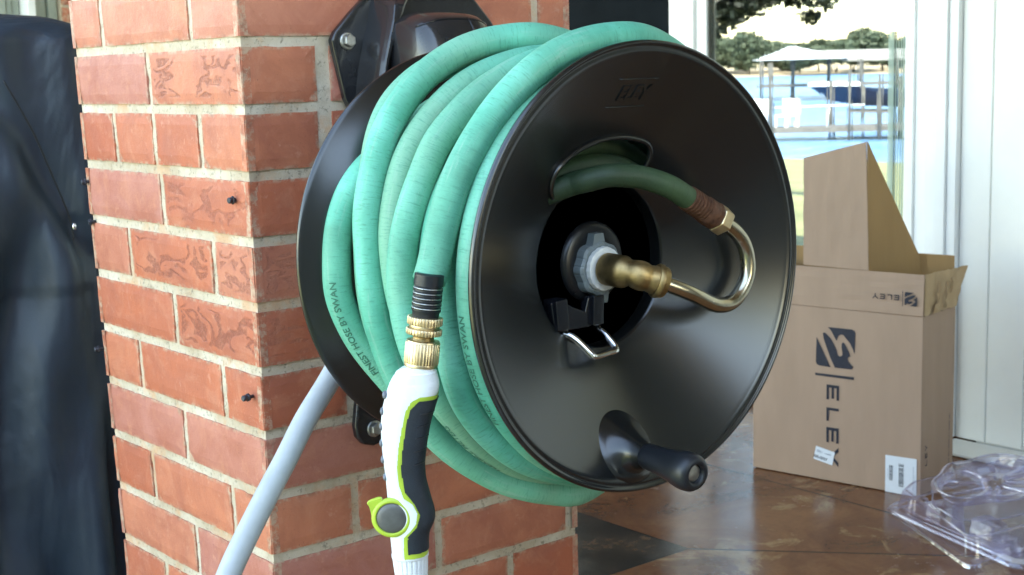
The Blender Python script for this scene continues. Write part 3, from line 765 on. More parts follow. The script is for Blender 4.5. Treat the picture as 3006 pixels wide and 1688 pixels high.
# even spacing
hp = [pp[0]]
for p in pp[1:]:
    while (p-hp[-1]).length > .006:
        hp.append(hp[-1]+(p-hp[-1]).normalized()*.006)
for k_ in range(3): hp = [hp[0]]+[(hp[i-1]+hp[i]*2+hp[i+1])/4 for i in range(1, len(hp)-1)]+[hp[-1]]
m = MB(); fr = m.tube(hp, HR, 22, uv=True)
hroot = empty('garden_hose', (.146, -.35, .56), 'faded green rubber garden hose wound in thick coils round the reel', 'hose')
m.build('hose_tube', 'hose', hroot, True, fixn=False)
# printed lettering along the hose
def printed(body, th0, strand_k, size, ang, reverse=False):
    tgt = th0-360*strand_k
    cum = 0; arc = [0]
    for i in range(1, len(hp)): arc.append(arc[-1]+(hp[i]-hp[i-1]).length)
    best = None; acc = None; prev = None
    for i, p in enumerate(hp):
        a = math.degrees(math.atan2(p.z-HZ, p.x-HX))
        if prev is None: acc = a if a > 0 else a+360
        else:
            d = a-prev
            while d > 180: d -= 360
            while d < -180: d += 360
            acc += d
        prev = a
        if acc <= tgt: best = i; break
    s0 = arc[best]
    def at(s):
        lo = min(range(max(0, best-80), min(len(hp)-1, best+80)), key=lambda i: abs(arc[i]-s))
        u = (s-arc[lo])/.006
        lo2 = min(len(hp)-1, max(0, lo+(1 if u > 0 else -1))); u = abs(u)
        P, T = hp[lo].lerp(hp[lo2], min(u, 1)), (hp[min(lo+1, len(hp)-1)]-hp[lo-1]).normalized()
        return P, T
    me = cut_text(body, size, 0, 0, .00018)
    bm = bmesh.new(); bm.from_mesh(me); bmesh.ops.subdivide_edges(bm, edges=[e for e in bm.edges if e.calc_length() > .004], cuts=2); bm.to_mesh(me); bm.free()
    sg = 1
    def fn(x, y, z):
        P, T = at(s0+x*sg)
        rad = Vector((P.x-HX, 0, P.z-HZ)).normalized(); rad = (rad-T*rad.dot(T)).normalized(); side = T.cross(rad)
        an = R(ang)-(y-size*.35)/HR
        return P+(rad*math.cos(an)+side*math.sin(an))*(HR+.00025)
    return text_obj('printed_text', me, fn, 'hoseink', hroot)
printed('FINEST HOSE BY SWAN', 200, 7, .0092, 38)
printed('FINEST HOSE BY SWAN', 202, 2, .0092, 2)
printed('FLEXIBLE METERS', 233, 4, .0088, 5)

# ------------------------------------------------------------------ hose end fitting and nozzle
N0 = Vector((-.072, -.40, 0)); aX = Vector((.776, -.631, 0)).normalized(); bX = Vector((.631, .776, 0)).normalized(); zX = Vector((0, 0, 1))
def NP(a, z, d=0): return N0+aX*a+zX*z-bX*d
p0 = NP(.0105, .786); p1 = NP(.0005, .709); axf = (p1-p0).normalized(); LF = (p1-p0).length
m = MB()
pr = [(.0100, -.004), (.0122, -.003), (.0122, .006)]; h = .0075
for i in range(5): pr += [(.0109, h), (.0109, h+.0012), (.0122, h+.0018), (.0122, h+.0030)]; h += .0041
pr += [(.0112, h+.0005), (.0108, h+.004), (.0106, h+.0045)]
m.lathe(pr, p0, axf, n=44); sharp(m.build('black_ferrule', 'rubber', hroot), 40)
m = MB()
for i in range(5): m.lathe([(.0110, .0076+i*.0041), (.01235, .0080+i*.0041), (.01235, .0086+i*.0041), (.0110, .0089+i*.0041)], p0, axf, n=44)
m.build('crimp_ring', 'bolt', hroot, True)
kn40 = lambda t, h: 1+.022*(1 if math.sin(t*34) > 0 else -1)
br1 = empty('brass_coupling', p0, 'knurled brass quick coupling between the hose end and the white nozzle', 'hose coupling')
m = MB(); m.lathe([(.0098, .0285), (.0104, .0300), (.0104, .0325)], p0, axf, n=40); m.build('sleeve', 'bumpgrey', br1, True)
m = MB(); m.lathe([(.0110, .0322), (.0140, .0324), (.0143, .0330), (.0143, .0378), (.0140, .0386), (.0120, .0388)], p0, axf, n=204, mod=kn40); sharp(m.build('knurled_ring', 'brass', br1), 40)
m = MB(); m.lathe([(.0122, .0385), (.0124, .0390), (.0124, .0415), (.0120, .0420)], p0, axf, n=48); m.build('plain_collar', 'brass', br1, True)
m = MB(); m.lathe([(.0120, .0418), (.0142, .0420), (.0145, .0425), (.0145, .0462), (.0142, .0468), (.0110, .0470)], p0, axf, n=204, mod=kn40); sharp(m.build('knurled_ring', 'brass', br1), 40)
m = MB(); m.lathe([(.0105, .0468), (.0086, .0478), (.0086, .0512), (.0105, .0520)], p0, axf, n=48); m.build('neck', 'brassdark', br1, True)
m = MB(); m.lathe([(.0105, .0516), (.0134, .0520), (.0138, .0535)], p0, axf, n=48); m.lathe([(.0137, .0535), (.0141, .0540), (.0141, .0700), (.0139, .0708)], p0, axf, n=204, mod=lambda t, h: 1+.016*(1 if math.sin(t*34) > 0 else -1))
m.lathe([(.0139, .0707), (.0141, .0712), (.0138, .0735), (.0120, .0742), (.0095, .0745), (.0095, .0785)], p0, axf, n=48)
sharp(m.build('release_sleeve', 'brass', br1), 40)

nz = empty('hose_nozzle', NP(-.012, .50), 'white hose nozzle with navy grip and lime trim hanging from the hose end', 'hose nozzle')
Lp = [(.7135,-.0095),(.7120,-.0150),(.7090,-.0195),(.7018,-.0245),(.6905,-.0287),(.6767,-.0324),(.664,-.0337),(.6499,-.0338),(.6345,-.0328),(.6216,-.0315),(.6074,-.0308),(.5801,-.0300),(.571,-.0298),(.5527,-.0286)]
Rp = [(.7135,.0070),(.7120,.0118),(.7083,.0140),(.6969,.0163),(.6868,.0132),(.6667,.0063),(.6489,.0026),(.6311,-.0002),(.6182,.0002),(.6013,.0040),(.5882,.0073),(.5804,.0064),(.5753,.0024),(.5662,.0009),(.5527,.0008)]
def lerp(tab, z):
    if z >= tab[0][0]: return tab[0][1]
    for (z0, v0), (z1, v1) in zip(tab, tab[1:]):
        if z <= z0 and z >= z1:
            u = (z0-z)/(z0-z1); return v0+(v1-v0)*u
    return tab[-1][1]
def sm_l(tab, z): return sum(lerp(tab, z+d)*w_ for d, w_ in ((-.004, .2), (-.002, .2), (0, .2), (.002, .2), (.004, .2))) if z < .708 else lerp(tab, z)
ZN = [.7135-.00045*i for i in range(int((.7135-.5527)/.00045)+1)]
NA = 288
def npt(z, t, off):
    l, r = sm_l(Lp, z), sm_l(Rp, z); cx = (l+r)/2; hw_ = (r-l)/2+off
    dp = (.0150 if z > .70 else .0150+.0015*math.sin((z-.55)*20))+off
    if z > .709: dp *= .9
    ct, st = math.cos(t), math.sin(t); e = 2/2.5
    return NP(cx+hw_*math.copysign(abs(ct)**e, ct), z, dp*math.copysign(abs(st)**e, st)), cx+hw_*math.copysign(abs(ct)**e, ct)
def inpoly(x, y, P):
    c_ = False; j = len(P)-1
    for i in range(len(P)):
        if ((P[i][1] > y) != (P[j][1] > y)) and x < (P[j][0]-P[i][0])*(y-P[i][1])/(P[j][1]-P[i][1])+P[i][0]: c_ = not c_
        j = i
    return c_
GL = [(.03,.6900),(.001,.6903),(-.0066,.6867),(-.0118,.6786),(-.0155,.6635),(-.0186,.6482),(-.0205,.6316),(-.0192,.6161),(-.0159,.6057),(-.0086,.6003),(-.0051,.5924),(-.0067,.5834),(-.0119,.577),(-.0172,.572),(-.0175,.5628),(-.0173,.553),(.03,.5558)]
GD = [(.03,.6874),(-.0004,.6869),(-.0081,.6798),(-.0109,.6697),(-.0148,.6494),(-.0171,.6315),(-.0152,.6121),(-.0073,.6010),(-.0030,.5911),(-.006,.5808),(-.0133,.5735),(-.0143,.564),(-.0137,.5575),(.03,.5597)]
def nshell(name, m_, off, cond, parent):
    mb_ = MB(); idx = {}
    def gv(j, i):
        i %= NA
        if (j, i) not in idx: idx[(j, i)] = len(mb_.v); mb_.v.append(npt(ZN[j], 2*PI*i/NA, off)[0])
        return idx[(j, i)]
    for j in range(len(ZN)-1):
        for i in range(NA):
            t = 2*PI*(i+.5)/NA; zc = (ZN[j]+ZN[j+1])/2; a = npt(zc, t, off)[1]
            if cond(a, zc, t): mb_.f.append([gv(j, i), gv(j, i+1), gv(j+1, i+1), gv(j+1, i)])
    if off == 0: mb_.f.append([gv(0, i) for i in range(NA)])
    return mb_.build(name, m_, parent, True)
body = nshell('body', 'white', 0, lambda a, z, t: True, nz)
nshell('grip_trim', 'lime', .0007, lambda a, z, t: inpoly(a, z, GL), nz)
gsh = nshell('grip', 'grip', .0016, lambda a, z, t: inpoly(a, z, GD), nz)
m = MB()   # finger grooves on the grip
for zc in (.676, .666, .656, .645, .634):
    P = [npt(zc+.0006*math.sin(t*3), t, .0017)[0] for t in [R(10)+R(55)*i/10 for i in range(11)]]
    m.tube(P, .0006, 6)
m.build('grip_groove', 'rubber', gsh, True)
m = MB()
for (a, z) in ((-.0287,.6905),(-.0311,.6766),(-.0323,.6639),(-.0328,.6499),(-.0322,.6358),(-.0309,.6210)):
    m.ellipsoid(NP(a-.0004, z, .003), (.0022, .006, .0034), 12, 8, (aX, bX, zX))
m.build('rubber_bump', 'bumpgrey', nz, True)
# ribbed tip
ta = NP(-.0138, .5535); tdir = (NP(-.0122, .49)-ta).normalized()
m = MB(); m.lathe([(.0135, -.0015), (.0152, -.001), (.0156, .0005), (.0156, .0022), (.0150, .0028)], ta, tdir, n=80); m.build('tip_collar', 'white', nz, True)
m = MB(); m.lathe([(.0148, .0026), (.0150, .0035), (.0142, .014), (.0130, .028), (.0118, .040), (.0110, .050), (.0100, .052)], ta, tdir, n=240, mod=lambda t, h: 1-.045*max(0, math.sin(t*22))**.5 if .003 < h < .05 else 1)
sharp(m.build('ribbed_tip', 'white', nz), 30)
# thumb dial
dc = NP(-.0265, .589, .0135); da_ = -bX
m = MB(); m.lathe([(.0155, -.006), (.0165, -.003), (.0168, .0010), (.0162, .0022), (.0140, .0028), (.0130, .0026), (.0128, .0010)], dc, da_, n=64); dl = m.build('thumb_dial', 'lime', nz, True)
m = MB(); m.lathe([(.0129, .0008), (.0128, .0018), (.0115, .0030), (.007, .0038), (.0001, .0041)], dc, da_, n=48); m.build('dial_cap', 'smoke', dl, True)
m = MB(); m.prism([(-.0345, .6062), (-.0370, .6063), (-.0420, .6048), (-.0462, .6030), (-.0466, .6010), (-.0452, .6000), (-.0440, .5960), (-.0432, .5910), (-.036, .590), (-.031, .597)], lambda a, z, d: NP(a, z, d), .0100, .0150)
bevel(m.build('dial_lever', 'lime', dl), .0012)
m = MB(); tm = cut_text('JP', .0042); text_obj('moulded_mark', tm, lambda x, y, z: NP(.0005+x, .7020+y, .0172), 'bumpgrey', body) if False else None

# ------------------------------------------------------------------ grey pipe
PP = [(.120,-.085,.745),(.075,-.09,.700),(.0298,-.10,.6454),(-.0106,-.11,.6068),(-.0415,-.12,.5732),(-.0704,-.13,.5446),(-.1035,-.14,.5079),(-.1277,-.15,.4811),(-.160,-.16,.43),(-.190,-.17,.36),(-.205,-.18,.25),(-.21,-.18,.12),(-.21,-.18,-.16)]
m = MB(); m.tube(catmull(PP, 8), .0118, 28, uv=True); po = m.build('supply_pipe', 'pipe', None, True)
tag(po, 'bent grey plastic pipe running down from behind the reel past the column corner', 'pipe')

# ------------------------------------------------------------------ cardboard box
A0 = Vector((1.7717, .8523, 0)); u1 = Vector((.1836, -.983, 0)).normalized(); v1 = Vector((-u1.y, u1.x, 0))
def BX(u, d, z): return A0+u1*u+v1*d+zX*z
BW, BD, BH, BT = .420, .172, .4035, .4950
box = empty('cardboard_box', BX(.21, .086, 0), 'tall brown cardboard box standing open by the white wall, one flap raised', 'box')
m = MB(); th_ = .004
m.obox(A0, u1, v1, zX, (0, 0, .002), (BW, th_, BH)); fp = m.build('front_panel', 'card', box); bevel(fp, .0015)
m = MB(); m.obox(A0, u1, v1, zX, (BW-th_, th_+.0002, .002), (BW, BD, BH)); sp_ = m.build('side_panel', 'card', box); bevel(sp_, .0012)
m = MB(); m.obox(A0, u1, v1, zX, (0, th_+.0002, .002), (th_, BD, BT-.01)); bevel(m.build('side_panel', 'card', box), .0012)
m = MB(); m.obox(A0, u1, v1, zX, (th_, BD-th_, .002), (BW-th_, BD, BT+.022)); bevel(m.build('back_panel', 'cardin', box), .0012)
m = MB(); m.obox(A0, u1, v1, zX, (th_, th_+.0004, .002), (BW-th_-.0004, BD-th_-.0004, .006)); m.build('bottom', 'cardin', box)
# collar of lower flaps
def sheet(pts, nu, nv, th, name, m_, parent, wob=0, seed=0):
    a, b, c, d = [Vector(p) for p in pts]; n = (b-a).cross(d-a).normalized(); mb_ = MB()
    for side in (0, 1):
        for j in range(nv+1):
            for i in range(nu+1):
                u, v = i/nu, j/nv; p = a.lerp(b, u).lerp(d.lerp(c, u), v)
                p = p+n*(noise.noise(Vector((u*6+seed, v*5, seed)))*wob*(1 if wob else 0)) - n*th*side
                mb_.v.append(p)
    N_ = (nu+1)*(nv+1)
    for j in range(nv):
        for i in range(nu):
            q = [j*(nu+1)+i, j*(nu+1)+i+1, (j+1)*(nu+1)+i+1, (j+1)*(nu+1)+i]
            mb_.f.append(q); mb_.f.append([x+N_ for x in q[::-1]])
    ring = [i for i in range(nu+1)]+[j*(nu+1)+nu for j in range(1, nv+1)]+[nv*(nu+1)+i for i in range(nu-1, -1, -1)]+[j*(nu+1) for j in range(nv-1, 0, -1)]
    for k in range(len(ring)): mb_.f.append([ring[k], ring[(k+1) % len(ring)], ring[(k+1) % len(ring)]+N_, ring[k]+N_])
    return mb_.build(name, m_, parent)
fl = sheet([BX(0, -.001, BH+.0012), BX(BW+.001, -.0035, BH+.0012), BX(BW+.002, -.003, BT), BX(0, .001, BT)], 40, 8, .004, 'front_flap', 'card', box, .0016, 3)
# torn side flap
mb = MB(); nu, nv = 44, 14
def tornz(u): return .4040+(.0005 if u < .8 else 0)+.0035*noise.noise(Vector((u*9, 1, 1)))
for side in (0, 1):
    for j in range(nv+1):
        for i in range(nu+1):
            u, v = i/nu, j/nv
            d = .004+(.170+.036*v**1.6)*u
            z0_ = tornz(u); z1_ = .4950-.004*u+.002*noise.noise(Vector((u*14, 3, 2)))
            x = .0015+.010*v*u+.006*noise.noise(Vector((u*5, v*4, 5)))*min(1, u*5)+.0025*noise.noise(Vector((u*22, v*11, 8)))
            mb.v.append(BX(BW+x-.003*side, d, z0_+(z1_-z0_)*v))
N_ = (nu+1)*(nv+1)
for j in range(nv):
    for i in range(nu):
        q = [j*(nu+1)+i, j*(nu+1)+i+1, (j+1)*(nu+1)+i+1, (j+1)*(nu+1)+i]; mb.f.append(q); mb.f.append([x+N_ for x in q[::-1]])
mb.build('torn_flap', 'tape', box, True)
# tape shreds
for k, (d, z, w_h, h_h) in enumerate(((.055, .452, .010, .030), (.095, .445, .005, .034), (.040, .418, .030, .012), (.125, .46, .004, .02))):
    sheet([BX(BW+.0075, d, z-h_h), BX(BW+.0085, d+w_h, z-h_h), BX(BW+.011, d+w_h*.9, z+h_h*.7), BX(BW+.0095, d+.001, z+h_h*.7)], 8, 8, .0007, 'tape_scrap', 'tape', box, .004, k*3+1)
# raised flap with its folded dark inner side
sheet([BX(.1300, .0035, .4975), BX(.2912, .001, .4955), BX(.2823, .0, .7779), BX(.1290, .004, .7400)], 16, 16, .0035, 'raised_flap', 'card', box, .0018, 9)
tri = [BX(.2905, .004, .4700), BX(.345, .120, .4700), BX(.2835, .0045, .7765), BX(.2830, .0035, .7770)]
mb = MB(); P0_, P1_, P2_ = BX(.2905, .003, .40), BX(.347, .150, .40), BX(.2832, .0030, .7779); nn = (P1_-P0_).cross(P2_-P0_).normalized()*.003
mb.add([P0_, P1_, BX(.3445, .145, .510), P2_, P0_+nn, P1_+nn, BX(.3445, .145, .510)+nn, P2_+nn], [(0,1,2,3), (7,6,5,4), (0,4,5,1), (1,5,6,2), (2,6,7,3), (3,7,4,0)])
mb.build('folded_divider', 'cardin', box)
# printing on the box
def ink(polys, name, parent, off=.0009, m_='ink', tr=None):
    mb_ = MB()
    for p in polys:
        q = [tr(a, b) if tr else (a, b) for a, b in p]
        b_ = len(mb_.v); mb_.v += [BX(a, -off, b) for a, b in q]; mb_.f.append(list(range(b_, b_+len(q))))
    me = bpy.data.meshes.new(name); me.from_pydata([tuple(v) for v in mb_.v], [], mb_.f); me.update()
    bm = bmesh.new(); bm.from_mesh(me); bmesh.ops.triangulate(bm, faces=bm.faces); bm.to_mesh(me); bm.free()
    return link(name, me, m_, parent)
LG = [[(0.1667,0.3342),(0.202,0.2683),(0.1743,0.2689),(0.1677,0.2715),(0.1649,0.2772)],
 [(0.1823,0.3445),(0.1838,0.3463),(0.1879,0.3467),(0.1921,0.3433),(0.2021,0.3346),(0.2092,0.3234),(0.2163,0.3101),(0.2193,0.2985),(0.2246,0.2953),(0.2298,0.2975),(0.2315,0.302),(0.229,0.3168),(0.2293,0.3255),(0.2324,0.3288),(0.2359,0.3267),(0.2418,0.3171),(0.2476,0.307),(0.2506,0.2978),(0.2471,0.2972),(0.2443,0.2937),(0.2455,0.2873),(0.2513,0.2804),(0.2589,0.2748),(0.2538,0.2689),(0.2126,0.2684),(0.2013,0.29),(0.1917,0.3129),(0.1839,0.3338)],
 [(0.1951,0.3601),(0.254,0.3602),(0.2597,0.3575),(0.2621,0.3524),(0.2608,0.3043),(0.2567,0.3155),(0.2485,0.3296),(0.2393,0.3383),(0.2334,0.3453),(0.2276,0.346),(0.2219,0.343),(0.2184,0.3362),(0.2165,0.3301),(0.2126,0.3367),(0.2031,0.352)]]
BAR = [[(0.1634,0.2512),(0.2603,0.2518),(0.2595,0.2453),(0.1635,0.2457)]]
ink(LG, 'printed_logo', fp, .0012); ink(BAR, 'printed_bar', fp, .0012)
def glyph(ch):
    if ch == 'E': return [[(0,0),(.2,0),(.2,1),(0,1)], [(.2,0),(1,0),(1,.2),(.2,.2)], [(.2,.4),(.92,.4),(.92,.6),(.2,.6)], [(.2,.8),(1,.8),(1,1),(.2,1)]]
    if ch == 'L': return [[(0,0),(.2,0),(.2,1),(0,1)], [(.2,0),(1,0),(1,.2),(.2,.2)]]
    if ch == 'Y': return [[(.4,0),(.6,0),(.6,.42),(.4,.42)], [(.4,.42),(.5,.42),(.5,.55),(.14,1),(-.12,1)], [(.5,.42),(.6,.42),(1.12,1),(.86,1),(.5,.55)]]
P_ = []
for ch, s0, sw in (('E', .2275, .0345), ('L', .1742, .0315), ('E', .1282, .0355), ('Y', .0792, .0370)):
    P_ += [[(.1925+.0310*t, s0-sw*s) for s, t in g_] for g_ in glyph(ch)]
ink(P_, 'printed_letters', fp, .0012)
# small upside-down mark on the front flap
def rot_small(a, b):   # big mark turned a further quarter turn, then reduced
    cu, cz = .2136, .3145; du, dz = a-cu, b-cz; sc_ = .31
    return (.3943+dz*sc_, .4408-du*sc_)
ink(LG, 'printed_logo', fl, .0062, tr=rot_small)
P_ = [[(.3745, .4240), (.3760, .4240), (.3760, .4582), (.3745, .4582)]]
for ch, x_ in (('E', .3672), ('L', .3505), ('E', .3340), ('Y', .3170)):
    P_ += [[(x_-.0115*s, .4478-.0118*t) for s, t in g_] for g_ in glyph(ch)]
ink(P_, 'printed_letters', fl, .0062)
# labels
st_ = ink([[(.1674,.0800),(.2149,.0714),(.2085,.0397),(.1607,.0485)]], 'small_label', fp, .0020, 'label')
def lblfn(x, y, z):
    ax_ = Vector((.985, -.17)); ay_ = Vector((.17, .985)); p = Vector((.1775, .0508))+ax_*x+ay_*y
    return BX(p.x, -.0025, p.y)
t = cut_text('305-5027', .0095, 0, 0, .0001); text_obj('label_number', t, lblfn, 'ink', st_)
MT['greyink'] = mat('grey_print_ink', (.16, .19, .26), .6, 0, .1, 60, 0)
def bars(rects, name, parent, off, m_='greyink'):
    return ink([[(a, b), (c_, d), (e, f_), (g_, h_)] for (a, b, c_, d, e, f_, g_, h_) in rects], name, parent, off, m_)
def lb(x, y, L_, h_):
    ax_ = Vector((.985, -.17)); ay_ = Vector((.17, .985)); o_ = Vector((.1674, .080))+ax_*x-ay_*y
    q = [o_, o_+ax_*L_, o_+ax_*L_+ay_*h_, o_+ay_*h_]; return tuple(c_ for v in q for c_ in (v.x, v.y))
bars([lb(.004, .0085, .010, .0008), lb(.004, .0105, .016, .0008), lb(.004, .0125, .013, .0008), lb(.024, .0115, .016, .0013), lb(.033, .009, .008, .0007), lb(.003, .027, .018, .0008)], 'label_print', st_, .0025)
big = ink([[(.3384,.0012),(.4120,.0012),(.4115,.0865),(.3379,.0854)]], 'shipping_label', fp, .0018, 'label')
rr = []; rnd = random.Random(4)
def rect(a, b, c_, d): return (a, b, c_, b, c_, d, a, d)
z = .029
while z < .063:
    h_ = rnd.choice((.0006, .0011, .0016)); rr.append(rect(.3475, z, .3565, z+h_)); z += h_+rnd.choice((.0007, .0011))
z = .018
while z < .060:
    h_ = rnd.choice((.0006, .0011, .0016)); rr.append(rect(.3700, z, .3820, z+h_)); z += h_+rnd.choice((.0007, .0010))
rr += [rect(.3700, .0625, .3706, .0700), rect(.3814, .0625, .3820, .0700), rect(.3700, .0694, .3820, .0700)]
for i in range(4): rr.append(rect(.3715+i*.0026, .0640, .3730+i*.0026, .0682))
bars(rr, 'barcode', big, .0024, 'ink')
bars([rect(.3445, .034, .3450, .056), rect(.4040, .012, .4046, .068), rect(.4070, .020, .4074, .05)], 'label_print', big, .0024)
# lettering on the side panel
P_ = []
sidebm = MB()
def SD(d, z): return BX(BW+.0009, d, z)
def sidepoly(p):
    b_ = len(sidebm.v); sidebm.v += [SD(a, b) for a, b in p]; sidebm.f.append(list(range(b_, b_+len(p))))
for ch, s0, sw in (('Y', .1015, .0120), ('E', .1190, .0120), ('L', .0840, .0120)): pass
for ch, s0 in (('L', .0665), ('E', .0840), ('Y', .1010)):
    for g_ in glyph(ch): sidepoly([(.0320-.0115*t, s0+.0125*s) for s, t in g_])
rnd = random.Random(11); z = .045
while z < .160:
    h_ = rnd.choice((.002, .0028, .0036)); sidepoly([(.146, z), (.1495, z), (.1495, z+h_), (.146, z+h_)]); z += h_+.0012+(.003 if rnd.random() < .2 else 0)
for (a, b) in ((.25, .315), (.34, .378)):
    z = a
    while z < b: sidepoly([(.1600, z), (.1612, z), (.1612, z+.004), (.1600, z+.004)]); z += .0052
sb = sidebm.build('printed_letters', 'ink', sp_, fixn=False)

# ------------------------------------------------------------------ clear plastic packaging
pk = empty('clear_packaging', (1.74, .2, 0), 'empty clear plastic clamshell packaging with a spoked wheel shape, lying by the box', 'packaging')
Q0 = Vector((1.715, .432, 0)); q1 = Vector((-.312, -.95, 0)).normalized(); q2 = Vector((.95, -.312, 0)).normalized()
def wob(p, k=.004): return Vector((noise.noise(p*11), noise.noise(p*11+Vector((5, 5, 5))), max(-.3, noise.noise(p*9+Vector((9, 1, 4))))))*k
def PK(a, b, z):
    p = Q0+q1*a+q2*b+zX*z; return p+(wob(p, .005) if z > .008 else Vector((0, 0, 0)))
def rrect(x0, y0, x1, y1, r, n=6):
    P = []
    for cx, cy, a0 in ((x1-r, y1-r, 0), (x0+r, y1-r, 90), (x0+r, y0+r, 180), (x1-r, y0+r, 270)):
        for i in range(n+1): t = R(a0+90*i/n); P.append((cx+r*math.cos(t), cy+r*math.sin(t)))
    return P
def shell(rings, name, parent, cap=True, fn=PK):
    mb_ = MB(); n = len(rings[0][0])
    for P, z in rings: mb_.v += [fn(a, b, z if not callable(z) else z(a, b)) for a, b in P]
    for j in range(len(rings)-1):
        for i in range(n): mb_.f.append([j*n+i, j*n+(i+1) % n, (j+1)*n+(i+1) % n, (j+1)*n+i])
    if cap: mb_.f.append([(len(rings)-1)*n+i for i in range(n)])
    return mb_.build(name, 'clear', parent, False)
L1, L2 = .405, .36
tray = shell([(rrect(0, 0, L1, L2, .022), .002), (rrect(.002, .002, L1-.002, L2-.002, .021), .007), (rrect(.012, .012, L1-.012, L2-.012, .018), .0075), (rrect(.015, .015, L1-.015, L2-.015, .017), .013), (rrect(.022, .022, L1-.022, L2-.022, .016), .0135), (rrect(.026, .026, L1-.026, L2-.026, .015), .003)], 'lower_tray', pk)
m = MB(); m.tube([PK(a, b, .0075) for a, b in rrect(.001, .001, L1-.001, L2-.001, .021)+[rrect(.001, .001, L1-.001, L2-.001, .021)[0]]], .0011, 6, caps=False)
m.tube([PK(a, b, .0135) for a, b in rrect(.018, .018, L1-.018, L2-.018, .016)+[rrect(.018, .018, L1-.018, L2-.018, .016)[0]]], .0012, 6, caps=False); m.build('rim_bead', 'clear', tray, True)
def disc_(cx, cy, r, n=40): return [(cx+r*math.cos(2*PI*i/n), cy+r*math.sin(2*PI*i/n)) for i in range(n)]
for (cx, cy, r, h_) in ((.045, .050, .026, .035), (.18, .045, .014, .055), (.315, .06, .020, .03)):
    shell([(disc_(cx, cy, r), .003), (disc_(cx, cy, r*.82), h_), (disc_(cx, cy, r*.55), h_*.94)], 'moulded_post', tray)
shell([(rrect(.085, .03, .150, .085, .01), .003), (rrect(.092, .036, .143, .079, .008), .040), (rrect(.10, .044, .135, .071, .006), .034)], 'moulded_block', tray)
shell([(rrect(.215, .035, .290, .090, .01), .003), (rrect(.222, .041, .283, .084, .008), .045), (rrect(.23, .05, .275, .075, .006), .036)], 'moulded_block', tray)
# upper shell tilted on top
UC = Vector((1.745, .168, 0))
def UP(a, b, z):
    o_ = Vector((1.752, .186, .040)); e1_ = Vector((-.50, -.86, -.02)).normalized(); e2_ = Vector((.86, -.50, .18)).normalized(); e3_ = e1_.cross(e2_)
    if e3_.z < 0: e3_ = -e3_
    p = o_+e1_*a+e2_*b+e3_*z; return p+wob(p*1.5, .012)
upo = shell([(rrect(-.195, -.165, .195, .165, .03), .0), (rrect(-.192, -.162, .192, .162, .03), .006), (rrect(-.178, -.150, .178, .150, .03), .0065), (rrect(-.165, -.140, .165, .140, .03), .044), (rrect(-.155, -.130, .155, .130, .03), .046)], 'upper_shell', pk, False, UP)
shell([(disc_(0, 0, .128, 64), .046), (disc_(0, 0, .124, 64), .082), (disc_(0, 0, .116, 64), .085), (disc_(0, 0, .108, 64), .083), (disc_(0, 0, .104, 64), .066), (disc_(0, 0, .030, 64), .066), (disc_(0, 0, .024, 64), .086), (disc_(0, 0, .012, 64), .090)], 'wheel_recess', upo, True, UP)
for k in range(10):
    t = 2*PI*k/10+.2; cs, sn = math.cos(t), math.sin(t)
    m = MB()
    Pl = []
    for s_ in range(9):
        r_ = .026+(.078)*s_/8; Pl.append(UP(r_*cs, r_*sn, .071-.002*s_/8))
    m.tube(Pl, [.0062-.0022*i/8 for i in range(9)], 8); m.build('spoke', 'clear', upo, True)
m = MB()
for (r_, z_) in ((.116, .0855), (.128, .047), (.104, .0665)):
    P = [UP(r_*math.cos(2*PI*i/72), r_*math.sin(2*PI*i/72), z_) for i in range(73)]; m.tube(P, .0014, 6, caps=False)
for rc, z_ in ((rrect(-.193, -.163, .193, .163, .03), .006), (rrect(-.160, -.135, .160, .135, .03), .0455)):
    m.tube([UP(a, b, z_) for a, b in rc+[rc[0]]], .0015, 6, caps=False)
m.build('ring_bead', 'clear', upo, True)
# loose curl of the flange in front
def CU(a, b, z): return Vector((1.585, .045, .03))+Vector((.93, .36, .08)).normalized()*a+Vector((-.36, .93, .12)).normalized()*b+zX*z
shell([(disc_(0, 0, .046), .0), (disc_(0, 0, .042), .006), (disc_(0, 0, .024), .008), (disc_(0, 0, .020), -.004)], 'moulded_cup', pk, True, CU)

# ------------------------------------------------------------------ house wall, sliding door, far end
wall = empty('house_wall', (X1, .3, 0), 'white grooved board wall of the house at the right edge', 'wall')
m = MB(); y = .6530; first = True
bw = .1005
edges = [.6565, .5710]; 
while edges[-1] > -5: edges.append(edges[-1]-.1010)
for i in range(len(edges)-1):
    m.box((X1, edges[i+1]+.0028, .012), (X1+.02, edges[i]-.0008, 2.62))
sb_ = m.build('siding', 'siding', wall); bevel(sb_, .0025)
m = MB(); m.box((X1+.006, -5, .005), (X1+.16, .60, 2.62)); m.box((X1+.006, 2.2, .005), (X1+.16, 8, 2.62)); m.box((X1+.03, .60, 2.35), (X1+.16, 2.2, 2.62)); m.build('backing', 'siding', wall)
m = MB(); m.box((X1-.125, -4.9, .002), (X1-.002, .655, .010)); bevel(m.build('base_sill', 'siding', wall), .003)
door = empty('sliding_door', (X1, 1.1, 0), 'white framed glass sliding door reflecting the lake and its docks', 'door')
m = MB()
m.box((X1-.018, .6575, .012), (X1+.02, .6830, 2.4)); m.box((X1-.026, .6835, .012), (X1+.02, .7120, 2.4)); m.box((X1-.014, .7125, .012), (X1+.02, .7480, 2.4)); bevel(m.build('casing', 'whitepaint', door), .002)
m = MB(); m.box((X1+.002, .7485, .04), (X1+.04, .7900, 2.3)); m.box((X1-.006, .7905, .04), (X1+.04, .8170, 2.3))
m.box((X1-.004, 1.4900, .04), (X1+.04, 1.5300, 2.3)); m.box((X1-.016, 1.5305, .012), (X1+.04, 1.6130, 2.4)); m.box((X1+.002, .8175, .0405), (X1+.04, 1.4895, .12)); m.box((X1+.002, .8175, 2.2), (X1+.04, 1.4895, 2.30))
